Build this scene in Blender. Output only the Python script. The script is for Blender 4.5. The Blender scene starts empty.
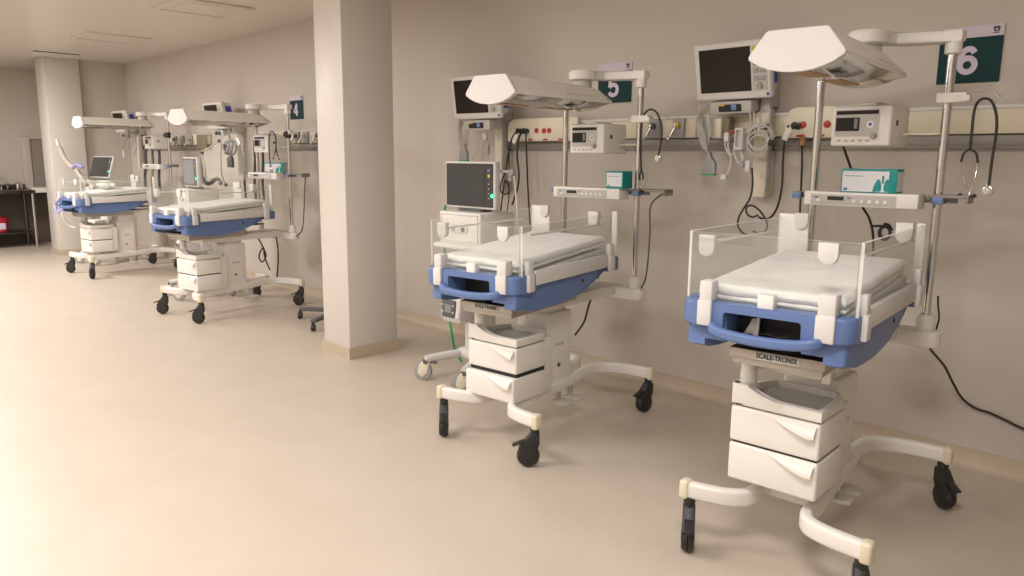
import bpy, bmesh, math, random
from mathutils import Vector, Matrix, noise, Euler

random.seed(7)
PI = math.pi
scn = bpy.context.scene
COL = scn.collection

# ------------------------------------------------------------------ camera numbers
F_PX, PITCH, THETA, ROLL, CAM_Y, EYE = 757.93, .1711, .7744, .0085, 4.1348, 1.5
_F = Vector((-math.cos(THETA), math.sin(THETA), 0))
_R = Vector((math.sin(THETA), math.cos(THETA), 0))
_Z = Vector((0, 0, 1))
FW = _F * math.cos(PITCH) - _Z * math.sin(PITCH)
UP = _F * math.sin(PITCH) + _Z * math.cos(PITCH)
RT = _R * math.cos(ROLL) + UP * math.sin(ROLL)
UP = UP * math.cos(ROLL) - _R * math.sin(ROLL)
EYE_P = Vector((0, -CAM_Y, EYE))


def at(px, py, Y=None, z=None):
    """surveyed point: sight line of the photo cut with the plane Y=const or z=const"""
    d = FW * F_PX + RT * (px - 512) - UP * (py - 288)
    t = (Y + CAM_Y) / d.y if Y is not None else (z - EYE) / d.z
    return EYE_P + d * t


# ------------------------------------------------------------------ materials
def mat(name, col, rough=.5, metal=0., noise_amt=0., noise_scale=40., bump=0., bump_scale=60., spec=.5, emit=None, estr=1.):
    m = bpy.data.materials.new(name)
    m.use_nodes = True
    nt = m.node_tree
    b = nt.nodes['Principled BSDF']
    b.inputs['Base Color'].default_value = (*col, 1)
    b.inputs['Roughness'].default_value = rough
    b.inputs['Metallic'].default_value = metal
    b.inputs['Specular IOR Level'].default_value = spec
    tc = nt.nodes.new('ShaderNodeTexCoord')
    if noise_amt:
        n = nt.nodes.new('ShaderNodeTexNoise')
        n.inputs['Scale'].default_value = noise_scale
        n.inputs['Detail'].default_value = 4
        nt.links.new(tc.outputs['Object'], n.inputs['Vector'])
        mx = nt.nodes.new('ShaderNodeMix')
        mx.data_type = 'RGBA'
        mx.inputs['A'].default_value = (*[c * (1 - noise_amt) for c in col], 1)
        mx.inputs['B'].default_value = (*[min(1, c * (1 + noise_amt)) for c in col], 1)
        nt.links.new(n.outputs['Fac'], mx.inputs['Factor'])
        nt.links.new(mx.outputs['Result'], b.inputs['Base Color'])
    if bump:
        n2 = nt.nodes.new('ShaderNodeTexNoise')
        n2.inputs['Scale'].default_value = bump_scale
        n2.inputs['Detail'].default_value = 3
        nt.links.new(tc.outputs['Object'], n2.inputs['Vector'])
        bp = nt.nodes.new('ShaderNodeBump')
        bp.inputs['Strength'].default_value = bump
        bp.inputs['Distance'].default_value = .01
        nt.links.new(n2.outputs['Fac'], bp.inputs['Height'])
        nt.links.new(bp.outputs['Normal'], b.inputs['Normal'])
    if emit:
        b.inputs['Emission Color'].default_value = (*emit, 1)
        b.inputs['Emission Strength'].default_value = estr
    return m


def acrylic(name, haze, tint=(.97, .98, .97)):
    m = bpy.data.materials.new(name)
    m.use_nodes = True
    nt = m.node_tree
    nt.nodes.remove(nt.nodes['Principled BSDF'])
    out = nt.nodes['Material Output']
    tr = nt.nodes.new('ShaderNodeBsdfTransparent')
    tr.inputs['Color'].default_value = (*tint, 1)
    gl = nt.nodes.new('ShaderNodeBsdfGlossy')
    gl.inputs['Roughness'].default_value = .04
    df = nt.nodes.new('ShaderNodeBsdfDiffuse')
    df.inputs['Color'].default_value = (.85, .86, .82, 1)
    lw = nt.nodes.new('ShaderNodeLayerWeight')
    lw.inputs['Blend'].default_value = .5
    pw = nt.nodes.new('ShaderNodeMath'); pw.operation = 'POWER'; pw.inputs[1].default_value = 4
    nt.links.new(lw.outputs['Facing'], pw.inputs[0])
    fr = nt.nodes.new('ShaderNodeMath'); fr.operation = 'MULTIPLY_ADD'; fr.inputs[1].default_value = .4; fr.inputs[2].default_value = .025
    nt.links.new(pw.outputs[0], fr.inputs[0])
    m1 = nt.nodes.new('ShaderNodeMixShader')
    m2 = nt.nodes.new('ShaderNodeMixShader')
    m2.inputs['Fac'].default_value = haze
    nt.links.new(fr.outputs[0], m1.inputs['Fac'])
    nt.links.new(tr.outputs['BSDF'], m1.inputs[1])
    nt.links.new(gl.outputs['BSDF'], m1.inputs[2])
    nt.links.new(m1.outputs['Shader'], m2.inputs[1])
    nt.links.new(df.outputs['BSDF'], m2.inputs[2])
    nt.links.new(m2.outputs['Shader'], out.inputs['Surface'])
    return m


M = dict(
    wall=mat('wall_paint', (.535, .487, .437), .45, noise_amt=.035, noise_scale=2.5, bump=.04, bump_scale=90),
    ceil=mat('ceiling_paint', (.66, .615, .56), .32, noise_amt=.02, noise_scale=2),
    pillar=mat('column_paint', (.62, .585, .54), .4, noise_amt=.02, noise_scale=3),
    cove=mat('cove_vinyl', (.49, .405, .31), .45, noise_amt=.05, noise_scale=20),
    white=mat('white_plastic', (.78, .755, .71), .38),
    bright=mat('bright_white_plastic', (.66, .645, .625), .6, spec=.25),
    cream=mat('cream_plastic', (.72, .67, .53), .4),
    yellow=mat('cream_end_cap_plastic', (.72, .66, .50), .4),
    rail=mat('cream_trunking_enamel', (.66, .60, .46), .4, noise_amt=.02, noise_scale=8),
    metal=mat('brushed_steel', (.62, .60, .57), .3, 1., noise_amt=.06, noise_scale=60),
    chrome=mat('polished_steel', (.62, .61, .60), .16, 1.),
    mirror=mat('reflector_steel', (.50, .48, .46), .09, 1., bump=.15, bump_scale=12),
    darkmetal=mat('dark_steel', (.20, .18, .16), .4, 1.),
    alu=mat('shadow_grey_channel', (.27, .25, .225), .5, .3),  # grey darkened to put the shadow below the trunking into the colour
    blue=mat('blue_tray_plastic', (.112, .182, .385), .36, noise_amt=.03, noise_scale=30),
    bluelight=mat('blue_clamp_plastic', (.15, .24, .45), .4),
    plate=mat('scale_steel', (.44, .41, .37), .38, .7),
    black=mat('black_rubber', (.018, .017, .018), .45),
    dark=mat('dark_part_and_shade', (.012, .012, .014), .6),  # near black for displays and holes, also for shade painted into recesses
    screen=mat('dark_screen', (.022, .017, .013), .25, spec=.2),
    screengrey=mat('grey_screen', (.06, .06, .062), .22, spec=.2),
    screenlight=mat('pale_lcd', (.24, .25, .25), .25, spec=.2),
    grey=mat('grey_plastic', (.33, .33, .33), .5),
    midgrey=mat('light_grey_plastic', (.50, .48, .45), .5),
    trayfloor=mat('grey_tray_floor', (.52, .50, .46), .5),
    pedal=mat('pale_grey_pedal', (.62, .60, .56), .5),
    hose=mat('beige_hose', (.46, .41, .36), .5),
    slate=mat('slate_plastic', (.115, .12, .125), .5, spec=.2),
    sheet=mat('white_cotton', (.89, .875, .87), .85, bump=.25, bump_scale=140),
    teal=mat('teal_card', (.0, .27, .26), .5),
    cardwhite=mat('white_card', (.74, .76, .78), .5),
    signdark=mat('dark_teal_sign', (.008, .042, .045), .6, spec=.2),
    signlilac=mat('lilac_sign', (.60, .54, .64), .45),
    red=mat('red_plastic', (.45, .02, .02), .4),
    redbin=mat('crimson_plastic', (.38, .012, .03), .45),
    yel=mat('yellow_plastic', (.62, .45, .02), .45),
    green=mat('green_plastic', (.03, .34, .12), .45),
    greenled=mat('green_lamp', (.05, .5, .3), .4, emit=(.1, .9, .5), estr=1.2),
    navy=mat('navy_print', (.05, .06, .38), .4),
    purple=mat('lilac_tube', (.30, .28, .55), .4),
    clear=acrylic('clear_acrylic', .035),
    edge=acrylic('acrylic_edge', .7),
    film=acrylic('plastic_film', .2, (.98, .97, .95)),
    brownwall=mat('brown_wall_cladding', (.085, .066, .05), .5, noise_amt=.08, noise_scale=8),
    sinksteel=mat('sink_steel', (.17, .15, .135), .32, 1., noise_amt=.1, noise_scale=30),
    panelgrey=mat('window_blind', (.27, .235, .205), .6),
    olive=mat('olive_panel', (.20, .175, .115), .5),
    lamp=mat('lamp_diffuser', (.9, .88, .84), .5, emit=(1, .92, .84), estr=4),
    lampoff=mat('unlit_diffuser', (.66, .60, .52), .35),
    ink=mat('black_ink', (.02, .02, .022), .5),
    tan=mat('tan_plug_and_reflection', (.35, .2, .08), .5),
)


def floor_mat():
    m = mat('beige_vinyl_floor', (.62, .50, .36), .42, spec=.35)
    nt = m.node_tree
    b = nt.nodes['Principled BSDF']
    tc = [n for n in nt.nodes if n.type == 'TEX_COORD'][0]
    n1 = nt.nodes.new('ShaderNodeTexNoise'); n1.inputs['Scale'].default_value = 90; n1.inputs['Detail'].default_value = 5
    n2 = nt.nodes.new('ShaderNodeTexNoise'); n2.inputs['Scale'].default_value = 3.2; n2.inputs['Detail'].default_value = 5
    add = nt.nodes.new('ShaderNodeMath'); add.operation = 'ADD'
    mul = nt.nodes.new('ShaderNodeMath'); mul.operation = 'MULTIPLY'; mul.inputs[1].default_value = .5
    for n in (n1, n2):
        nt.links.new(tc.outputs['Object'], n.inputs['Vector'])
    nt.links.new(n1.outputs['Fac'], add.inputs[0]); nt.links.new(n2.outputs['Fac'], add.inputs[1])
    nt.links.new(add.outputs[0], mul.inputs[0])
    cr = nt.nodes.new('ShaderNodeValToRGB')
    cr.color_ramp.elements[0].position = .36; cr.color_ramp.elements[0].color = (.495, .43, .355, 1)
    cr.color_ramp.elements[1].position = .64; cr.color_ramp.elements[1].color = (.545, .48, .40, 1)
    nt.links.new(mul.outputs[0], cr.inputs['Fac'])
    nt.links.new(cr.outputs['Color'], b.inputs['Base Color'])
    return m


M['floor'] = floor_mat()


# ------------------------------------------------------------------ mesh helpers
def new():
    return bmesh.new()


def obj(name, bm, m, parent=None, smooth=True, angle=35, mats=None):
    me = bpy.data.meshes.new(name)
    if isinstance(bm, bpy.types.Mesh):
        me = bm
    else:
        bmesh.ops.recalc_face_normals(bm, faces=bm.faces)
        bm.to_mesh(me)
        bm.free()
    if len(me.materials):
        me.materials.clear()
    for k in ([m] if mats is None else mats):
        me.materials.append(M[k])
    if smooth:
        me.polygons.foreach_set('use_smooth', [True] * len(me.polygons))
        me.set_sharp_from_angle(angle=math.radians(angle))
    o = bpy.data.objects.new(name, me)
    COL.objects.link(o)
    if parent:
        o.parent = parent
    return o


def tag(o, label=None, cat=None, group=None, kind=None):
    if label: o['label'] = label
    if cat: o['category'] = cat
    if group: o['group'] = group
    if kind: o['kind'] = kind
    return o


def thing(name, label, cat, loc=(0, 0, 0), rz=0, group=None):
    o = bpy.data.objects.new(name, None)
    o.empty_display_size = .1
    COL.objects.link(o)
    o.location = loc
    o.rotation_euler = (0, 0, rz)
    return tag(o, label, cat, group)


def box(bm, c, s, bev=0., seg=2, rot=None, T=None):
    r = bmesh.ops.create_cube(bm, size=1)
    vs = r['verts']
    mt = Matrix.Translation(Vector(c))
    if rot is not None:
        mt = mt @ Euler(rot).to_matrix().to_4x4()
    bmesh.ops.scale(bm, vec=Vector(s), verts=vs)
    if bev:
        es = list({e for v in vs for e in v.link_edges})
        g = bmesh.ops.bevel(bm, geom=es, offset=bev, segments=seg, profile=.5, affect='EDGES')
        vs = list({v for f in g['faces'] for v in f.verts} | {v for v in vs if v.is_valid})
    bmesh.ops.transform(bm, matrix=(T @ mt if T is not None else mt), verts=vs)
    return vs


def bx(bm, x0, x1, y0, y1, z0, z1, bev=0., seg=2, T=None):
    return box(bm, ((x0 + x1) / 2, (y0 + y1) / 2, (z0 + z1) / 2), (abs(x1 - x0), abs(y1 - y0), abs(z1 - z0)), bev, seg, None, T)


def cyl(bm, p0, p1, r0, r1=None, seg=20, bev=0.):
    r1 = r0 if r1 is None else r1
    p0, p1 = Vector(p0), Vector(p1)
    d = p1 - p0
    q = d.to_track_quat('Z', 'Y').to_matrix().to_4x4()
    mt = Matrix.Translation((p0 + p1) / 2) @ q
    g = bmesh.ops.create_cone(bm, cap_ends=True, segments=seg, radius1=r0, radius2=r1, depth=d.length)
    vs = g['verts']
    if bev:
        es = [e for e in {e for v in vs for e in v.link_edges} if len(e.link_faces) == 2 and any(len(f.verts) > 4 for f in e.link_faces)]
        gg = bmesh.ops.bevel(bm, geom=es, offset=bev, segments=2, profile=.5, affect='EDGES')
        vs = list({v for f in gg['faces'] for v in f.verts} | {v for v in vs if v.is_valid})
    bmesh.ops.transform(bm, matrix=mt, verts=vs)
    return vs


def ball(bm, c, r, sc=(1, 1, 1), seg=16):
    g = bmesh.ops.create_uvsphere(bm, u_segments=seg, v_segments=seg // 2 + 2, radius=r)
    bmesh.ops.scale(bm, vec=Vector(sc), verts=g['verts'])
    bmesh.ops.translate(bm, vec=Vector(c), verts=g['verts'])
    return g['verts']


def spline(pts, n=6):
    P = [Vector(p) for p in pts]
    if len(P) < 3:
        return P
    P = [2 * P[0] - P[1]] + P + [2 * P[-1] - P[-2]]
    out = []
    for i in range(1, len(P) - 2):
        a, b, c, d = P[i - 1:i + 3]
        for k in range(n):
            t = k / n
            out.append(.5 * ((2 * b) + (c - a) * t + (2 * a - 5 * b + 4 * c - d) * t * t + (3 * b - a - 3 * c + d) * t ** 3))
    out.append(P[-2])
    return out


def tube(bm, pts, r, seg=8, n=6, smooth=True, taper=None):
    P = spline(pts, n) if smooth else [Vector(p) for p in pts]
    rings = []
    t = (P[1] - P[0]).normalized()
    u = t.orthogonal().normalized()
    for i, p in enumerate(P):
        a = P[max(i - 1, 0)]; b = P[min(i + 1, len(P) - 1)]
        t2 = (b - a)
        if t2.length < 1e-9:
            t2 = t
        t2 = t2.normalized()
        u = (u - t2 * u.dot(t2))
        u = u.normalized() if u.length > 1e-6 else t2.orthogonal().normalized()
        v = t2.cross(u)
        rr = r if taper is None else r * (1 + (taper - 1) * i / (len(P) - 1))
        rings.append([bm.verts.new(p + (u * math.cos(2 * PI * k / seg) + v * math.sin(2 * PI * k / seg)) * rr) for k in range(seg)])
    for a, b in zip(rings, rings[1:]):
        for k in range(seg):
            bm.faces.new((a[k], a[(k + 1) % seg], b[(k + 1) % seg], b[k]))
    bm.faces.new(rings[0][::-1]); bm.faces.new(rings[-1])


def rrect(w, h, r, seg=4):
    pts = []
    for cx, cy, a0 in ((w / 2 - r, h / 2 - r, 0), (-w / 2 + r, h / 2 - r, 90), (-w / 2 + r, -h / 2 + r, 180), (w / 2 - r, -h / 2 + r, 270)):
        for k in range(seg + 1):
            a = math.radians(a0 + 90 * k / seg)
            pts.append((cx + r * math.cos(a), cy + r * math.sin(a)))
    return pts


def sweep(bm, pts, w, h, r=.012, n=6):
    """rounded rectangle w (sideways) x h (up) along a path"""
    P = spline(pts, n)
    prof = rrect(w, h, r)
    rings = []
    for i, p in enumerate(P):
        t = (P[min(i + 1, len(P) - 1)] - P[max(i - 1, 0)])
        t.z = 0
        t.normalize()
        s = Vector((t.y, -t.x, 0))
        rings.append([bm.verts.new(p + s * a + Vector((0, 0, b))) for a, b in prof])
    k = len(prof)
    for a, b in zip(rings, rings[1:]):
        for j in range(k):
            bm.faces.new((a[j], a[(j + 1) % k], b[(j + 1) % k], b[j]))
    bm.faces.new(rings[0][::-1]); bm.faces.new(rings[-1])


AX = {'z': Matrix.Identity(4),                                    # polygon (x,y), extruded along z
      'y': Matrix(((1, 0, 0, 0), (0, 0, -1, 0), (0, 1, 0, 0), (0, 0, 0, 1))),   # polygon (x,z), extruded along -y
      'x': Matrix(((0, 0, 1, 0), (1, 0, 0, 0), (0, 1, 0, 0), (0, 0, 0, 1)))}    # polygon (y,z), extruded along x


def prism(bm, poly, d0, d1, axis='z', bev=0., seg=2, T=None, bevel_all=False):
    lo = [bm.verts.new((a, b, d0)) for a, b in poly]
    hi = [bm.verts.new((a, b, d1)) for a, b in poly]
    n = len(poly)
    fs = [bm.faces.new(lo[::-1]), bm.faces.new(hi)]
    for i in range(n):
        fs.append(bm.faces.new((lo[i], lo[(i + 1) % n], hi[(i + 1) % n], hi[i])))
    vs = lo + hi
    if bev:
        es = set(fs[0].edges) | set(fs[1].edges)
        if bevel_all:
            for f in fs: es |= set(f.edges)
        g = bmesh.ops.bevel(bm, geom=list(es), offset=bev, segments=seg, profile=.5, affect='EDGES')
        vs = list({v for f in g['faces'] for v in f.verts} | {v for v in vs if v.is_valid})
    mt = AX[axis]
    bmesh.ops.transform(bm, matrix=(T @ mt if T is not None else mt), verts=vs)
    return vs


def lathe(bm, prof, c=(0, 0, 0), seg=24):
    c = Vector(c)
    rings = []
    for r, z in prof:
        rings.append([bm.verts.new(c + Vector((r * math.cos(2 * PI * k / seg), r * math.sin(2 * PI * k / seg), z))) for k in range(seg)])
    for a, b in zip(rings, rings[1:]):
        for k in range(seg):
            bm.faces.new((a[k], a[(k + 1) % seg], b[(k + 1) % seg], b[k]))
    bm.faces.new(rings[0][::-1]); bm.faces.new(rings[-1])


def cut(bmA, bmB):
    """bmA minus bmB as a mesh"""
    ms = []
    for b in (bmA, bmB):
        bmesh.ops.recalc_face_normals(b, faces=b.faces)
        me = bpy.data.meshes.new('tmp'); b.to_mesh(me); b.free(); ms.append(me)
    a = bpy.data.objects.new('tmp_a', ms[0]); c = bpy.data.objects.new('tmp_c', ms[1])
    COL.objects.link(a); COL.objects.link(c)
    md = a.modifiers.new('b', 'BOOLEAN'); md.operation = 'DIFFERENCE'; md.object = c; md.solver = 'EXACT'
    dg = bpy.context.evaluated_depsgraph_get()
    dg.update()
    me = bpy.data.meshes.new_from_object(a.evaluated_get(dg))
    for o in (a, c):
        bpy.data.objects.remove(o)
    for k in ms:
        bpy.data.meshes.remove(k)
    return me


def stroke(bm, pts, w, d, n=6, smooth=True, closed=False):
    """flat ribbon of width w along a path in the x-z plane, standing d proud of y=0"""
    P = [Vector((x, z)) for x, z in pts]
    if smooth:
        P = [Vector((p.x, p.y)) for p in spline([(q.x, q.y, 0) for q in P], n)]
    rings = []
    m = len(P)
    for i, p in enumerate(P):
        a = P[(i - 1) % m if closed else max(i - 1, 0)]; b_ = P[(i + 1) % m if closed else min(i + 1, m - 1)]
        t_ = (b_ - a).normalized(); nn = Vector((-t_.y, t_.x)) * w / 2
        rings.append([bm.verts.new((q.x, y, q.y)) for q, y in ((p + nn, 0), (p - nn, 0), (p - nn, -d), (p + nn, -d))])
    pairs = list(zip(rings, rings[1:])) + ([(rings[-1], rings[0])] if closed else [])
    for r0, r1 in pairs:
        for k in range(4):
            bm.faces.new((r0[k], r0[(k + 1) % 4], r1[(k + 1) % 4], r1[k]))
    if not closed:
        bm.faces.new(rings[0][::-1]); bm.faces.new(rings[-1])


def digit_mesh(ch, h):
    b = new()
    k = h
    S = lambda pts: [(x * k, z * k) for x, z in pts]
    w = .205 * h
    if ch == '6':
        stroke(b, S([(.245 * math.cos(a * PI / 16), -.165 + .245 * math.sin(a * PI / 16)) for a in range(32)]), w, .0012, smooth=False, closed=True)
        stroke(b, S([(-.248, -.16), (-.25, -.02), (-.215, .18), (-.13, .34), (.0, .407), (.13, .375), (.215, .26)]), w, .0014)
    elif ch == '4':
        stroke(b, S([(.10, .48), (-.29, -.14), (-.29, -.20)]), w * .9, .0012, smooth=False)
        stroke(b, S([(-.34, -.2), (.34, -.2)]), w * .85, .0014, smooth=False)
        stroke(b, S([(.12, .5), (.12, -.5)]), w, .0016, smooth=False)
    else:
        stroke(b, S([(.27, .41), (-.22, .41)]), w, .0012, smooth=False)
        stroke(b, S([(-.19, .45), (-.26, .0)]), w * .9, .0014, smooth=False)
        stroke(b, S([(-.26, .0), (-.08, .115), (.12, .09), (.235, -.03), (.245, -.2), (.15, -.36), (-.02, -.41), (-.19, -.36), (-.27, -.25)]), w, .0016)
    return b


def text_mesh(s, size, bold=0., ext=.0006, spacing=1.):
    cu = bpy.data.curves.new('t', 'FONT')
    cu.body = s; cu.size = size; cu.extrude = ext; cu.offset = bold
    cu.align_x = 'CENTER'; cu.align_y = 'CENTER'; cu.space_character = spacing
    o = bpy.data.objects.new('t', cu)
    COL.objects.link(o)
    dg = bpy.context.evaluated_depsgraph_get(); dg.update()
    me = bpy.data.meshes.new_from_object(o.evaluated_get(dg))
    bpy.data.objects.remove(o)
    return me


def text(name, s, size, mtl, parent, loc, rot=(PI / 2, 0, 0), bold=0., sx=1., spacing=1.):
    o = obj(name, text_mesh(s, size, bold, spacing=spacing), mtl, parent, smooth=False)
    o.location = loc; o.rotation_euler = rot; o.scale = (sx, 1, 1)
    return o


def move(bm, T):
    bmesh.ops.transform(bm, matrix=T, verts=bm.verts)
    return bm


# ------------------------------------------------------------------ room shell
ZC = 2.857
FARX, RECX = -12.75, -14.75


def struct(name, bm, m, label, **k):
    return tag(obj(name, bm, m, **k), label, None, None, 'structure')


b = new(); bx(b, -15.2, 2.6, -6.8, .2, -.1, 0); struct('floor', b, 'floor', 'beige speckled vinyl floor', smooth=False)
b = new(); bx(b, -15.2, 2.6, -6.8, .2, ZC, ZC + .1); struct('ceiling', b, 'ceil', 'smooth pale ceiling', smooth=False)
b = new(); bx(b, -15.2, 2.6, 0, .15, 0, ZC); struct('wall_back', b, 'wall', 'long beige wall behind the warmers', smooth=False)
b = new(); bx(b, 2.3, 2.5, -6.8, 0, 0, ZC); struct('wall_right', b, 'wall', 'beige end wall on the right', smooth=False)
b = new(); bx(b, -15.2, 2.6, -6.8, -6.6, 0, ZC); struct('wall_front', b, 'wall', 'beige wall behind the photographer', smooth=False)
b = new(); bx(b, -15.0, FARX, -.66, 0, 0, ZC); struct('wall_left', b, 'wall', 'short beige end wall between far column and long wall', smooth=False)
b = new(); bx(b, -15.0, RECX, -6.6, -.66, 0, ZC); struct('wall_far', b, 'wall', 'beige wall of the recess behind the sink bench', smooth=False)


def pillar(name, x0, x1, y0, y1, label):
    b = new(); bx(b, x0, x1, y0, y1, 0, ZC, .008); struct(name, b, 'pillar', label)
    b = new()
    r = .014
    for (a0, a1, c0, c1) in ((x0 - r, x1 + r, y0 - r, y0), (x0 - r, x1 + r, y1, y1 + r), (x0 - r, x0, y0, y1), (x1, x1 + r, y0, y1)):
        bx(b, a0, a1, c0, c1, 0, .085)
    return b


bb = pillar('wall_column_near', -5.13, -4.765, -1.158, -.725, 'pale square column between the second and third warmer')
struct('baseboard_column', bb, 'cove', 'tan cove skirting around the near column')
bb = pillar('wall_column_far', -13.13, -12.66, -1.12, -.661, 'pale column by the sink bench')
struct('baseboard_far_column', bb, 'cove', 'tan cove skirting around the far column')


def skirting(name, p0, p1, nrm, label):
    b = new()
    p0, p1, nrm = Vector(p0), Vector(p1), Vector(nrm)
    prof = [(0, 0), (.045, 0), (.024, .012), (.012, .03), (.010, .09), (0, .09)]
    A = [b.verts.new(p0 + nrm * d + Vector((0, 0, z))) for d, z in prof]
    B_ = [b.verts.new(p1 + nrm * d + Vector((0, 0, z))) for d, z in prof]
    for i in range(len(prof)):
        j = (i + 1) % len(prof)
        b.faces.new((A[i], A[j], B_[j], B_[i]))
    b.faces.new(A[::-1]); b.faces.new(B_)
    struct(name, b, 'cove', label)


skirting('baseboard_back', (FARX, 0, 0), (2.3, 0, 0), (0, -1, 0), 'tan vinyl skirting along the long wall')
skirting('baseboard_left', (FARX, -.66, 0), (FARX, 0, 0), (1, 0, 0), 'tan vinyl skirting on the short end wall')

# recess: dark lower cladding, window
b = new(); bx(b, RECX, RECX + .02, -6.4, -.66, 0, .84); struct('trim_1', b, 'brownwall', 'dark brown cladding on the lower recess wall', smooth=False)
b = new(); bx(b, RECX, RECX + .05, -1.06, -.935, .93, 1.76, .006); bx(b, RECX, RECX + .05, -.934, -.665, 1.73, 1.76, .004)
wn = tag(obj('window_1', b, 'wall'), 'pale window frame beside the far column', None, None, 'structure')
b = new(); bx(b, RECX + .002, RECX + .018, -.934, -.665, .93, 1.73); obj('window_blind', b, 'panelgrey', wn, smooth=False)
b = new(); bx(b, RECX, RECX + .42, -1.04, -.67, .86, .94, .006); struct('trim_2', b, 'white', 'white window ledge beside the far column')

# ceiling fixtures -----------------------------------------------------
def luminaire(x0, x1, y0, y1, label, lit, power=0, group=None):
    t = thing('ceiling_light', label, 'ceiling light', ((x0 + x1) / 2, (y0 + y1) / 2, ZC), 0, group)
    w, h = (x1 - x0) / 2, (y1 - y0) / 2
    b = new()
    for a in ((-w, w, -h, -h + .035), (-w, w, h - .035, h), (-w, -w + .035, -h + .035, h - .035), (w - .035, w, -h + .035, h - .035)):
        bx(b, *a, -.018, 0, .003)
    obj('frame', b, 'ceil', t)
    b = new(); bx(b, -w + .036, w - .036, -h + .036, h - .036, -.008, -.001); obj('diffuser', b, 'lamp' if lit else 'lampoff', t, smooth=False)
    if not lit:
        b = new(); bx(b, -w + .13, w - .13, -h + .13, h - .13, -.012, -.008, .001)
        obj('inner_panel', b, 'ceil', t, smooth=False)
    if power:
        ld = bpy.data.lights.new('lamp', 'AREA'); ld.shape = 'RECTANGLE'; ld.size = 2 * w - .1; ld.size_y = 2 * h - .1
        ld.energy = power; ld.color = (1, .945, .915)
        lo = bpy.data.objects.new('lamp', ld); COL.objects.link(lo); lo.parent = t; lo.location = (0, 0, -.03)
    return t


luminaire(-7.72, -7.02, -1.36, -.66, 'unlit square ceiling light nearest the near column', False)
luminaire(-10.36, -9.72, -1.36, -.66, 'unlit square ceiling light towards the far column', False)
LAMPS = [(-11.4, -3.3, 210), (-8.4, -5.6, 66), (-5.4, -5.6, 82), (-2.4, -5.6, 58), (.6, -5.6, 30), (-8.6, -3.3, 100), (-6.0, -3.3, 50), (-3.3, -3.4, 60), (-.6, -3.4, 72)]
for x, y, p in LAMPS:
    luminaire(x - .45, x + .45, y - .45, y + .45, 'lit square ceiling light over the open floor', True, p, 'lit ceiling lights over the open floor')
b = new(); bx(b, -12.62, -12.1, -1.36, -.80, ZC - .012, ZC, .002); s_ = struct('trim_3', b, 'ceil', 'ceiling access hatch in front of the far column')
b = new(); bx(b, -12.1, -12.06, -1.36, -.80, ZC - .006, ZC); struct('trim_4', b, 'dark', 'dark slot in the ceiling by the far column', smooth=False)

# ------------------------------------------------------------------ wall signs
def emblem(parent, loc, s):
    b = new()
    pr = [(-.5, .35), (-.25, .5), (0, .38), (.25, .5), (.5, .35), (.42, -.2), (.2, -.38), (0, -.3), (-.2, -.38), (-.42, -.2)]
    prism(b, [(x * s, z * s) for x, z in pr], 0, .001, 'y')
    bx(b, -.5 * s, .5 * s, -.001, 0, -.62 * s, -.5 * s)
    o = obj('emblem', b, 'ink', parent, smooth=False); o.location = loc
    b = new(); prism(b, [(x * s, z * s) for x, z in ((-.22, .18), (-.04, .05), (0, .2), (.04, .05), (.22, .18), (.1, -.2), (-.1, -.2))], 0, .001, 'y')
    o = obj('emblem_mark', b, 'signlilac', parent, smooth=False); o.location = Vector(loc) + Vector((0, -.0012, 0))


def sign(ch, x0, x1, z0, z1, label):
    t = thing('number_sign', label, 'sign', ((x0 + x1) / 2, -.002, (z0 + z1) / 2), 0, 'bed number signs')
    w, h = (x1 - x0) / 2, (z1 - z0) / 2
    zs = h - .052
    b = new(); bx(b, -w, w, -.006, 0, -h, zs); obj('number_panel', b, 'signdark', t, smooth=False)
    b = new(); bx(b, -w, w, -.006, 0, zs, h); obj('top_strip', b, 'signlilac', t, smooth=False)
    dg_ = obj('digit', digit_mesh(ch, .128), 'signlilac', t, smooth=False); dg_.location = (-.006, -.006, (zs - h) / 2)
    emblem(t, (w - .03, -.0065, (zs + h) / 2 + .003), .028)


sign('6', -1.283, -1.018, 1.864, 2.122, 'dark teal wall sign with a pale number 6')
sign('5', -3.398, -3.12, 1.864, 2.12, 'dark teal wall sign half hidden behind a heater arm')
sign('4', -7.66, -7.384, 1.878, 2.125, 'dark teal wall sign with a pale number 4')


# ------------------------------------------------------------------ wall trunking
def trunking(x0, x1, label):
    t = thing('medical_trunking', label, 'wall trunking', ((x0 + x1) / 2, 0, 1.56), 0, None)
    w = (x1 - x0) / 2
    b = new(); bx(b, -w, w, -.055, 0, .065, .19, .004); obj('cover', b, 'rail', t)
    b = new(); bx(b, -w, w, -.062, 0, .178, .196, .003); obj('top_lip', b, 'bright', t)
    b = new(); bx(b, -w, w, -.035, 0, 0, .06, .003); bx(b, -w, w, -.045, -.03, 0, .008); obj('equipment_rail', b, 'alu', t)
    return t


trunking(-4.30, 1.6, 'cream medical trunking along the wall behind the two nearest warmers')
trunking(-8.3, -6.1, 'cream medical trunking on the wall behind the number 4 bay')
ft = trunking(-12.4, -9.73, 'cream medical trunking on the wall of the farthest bay')
b = new(); bx(b, 1.02, 1.335, -.066, -.055, .0, .19, .003); obj('end_panel', b, 'olive', ft)


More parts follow.
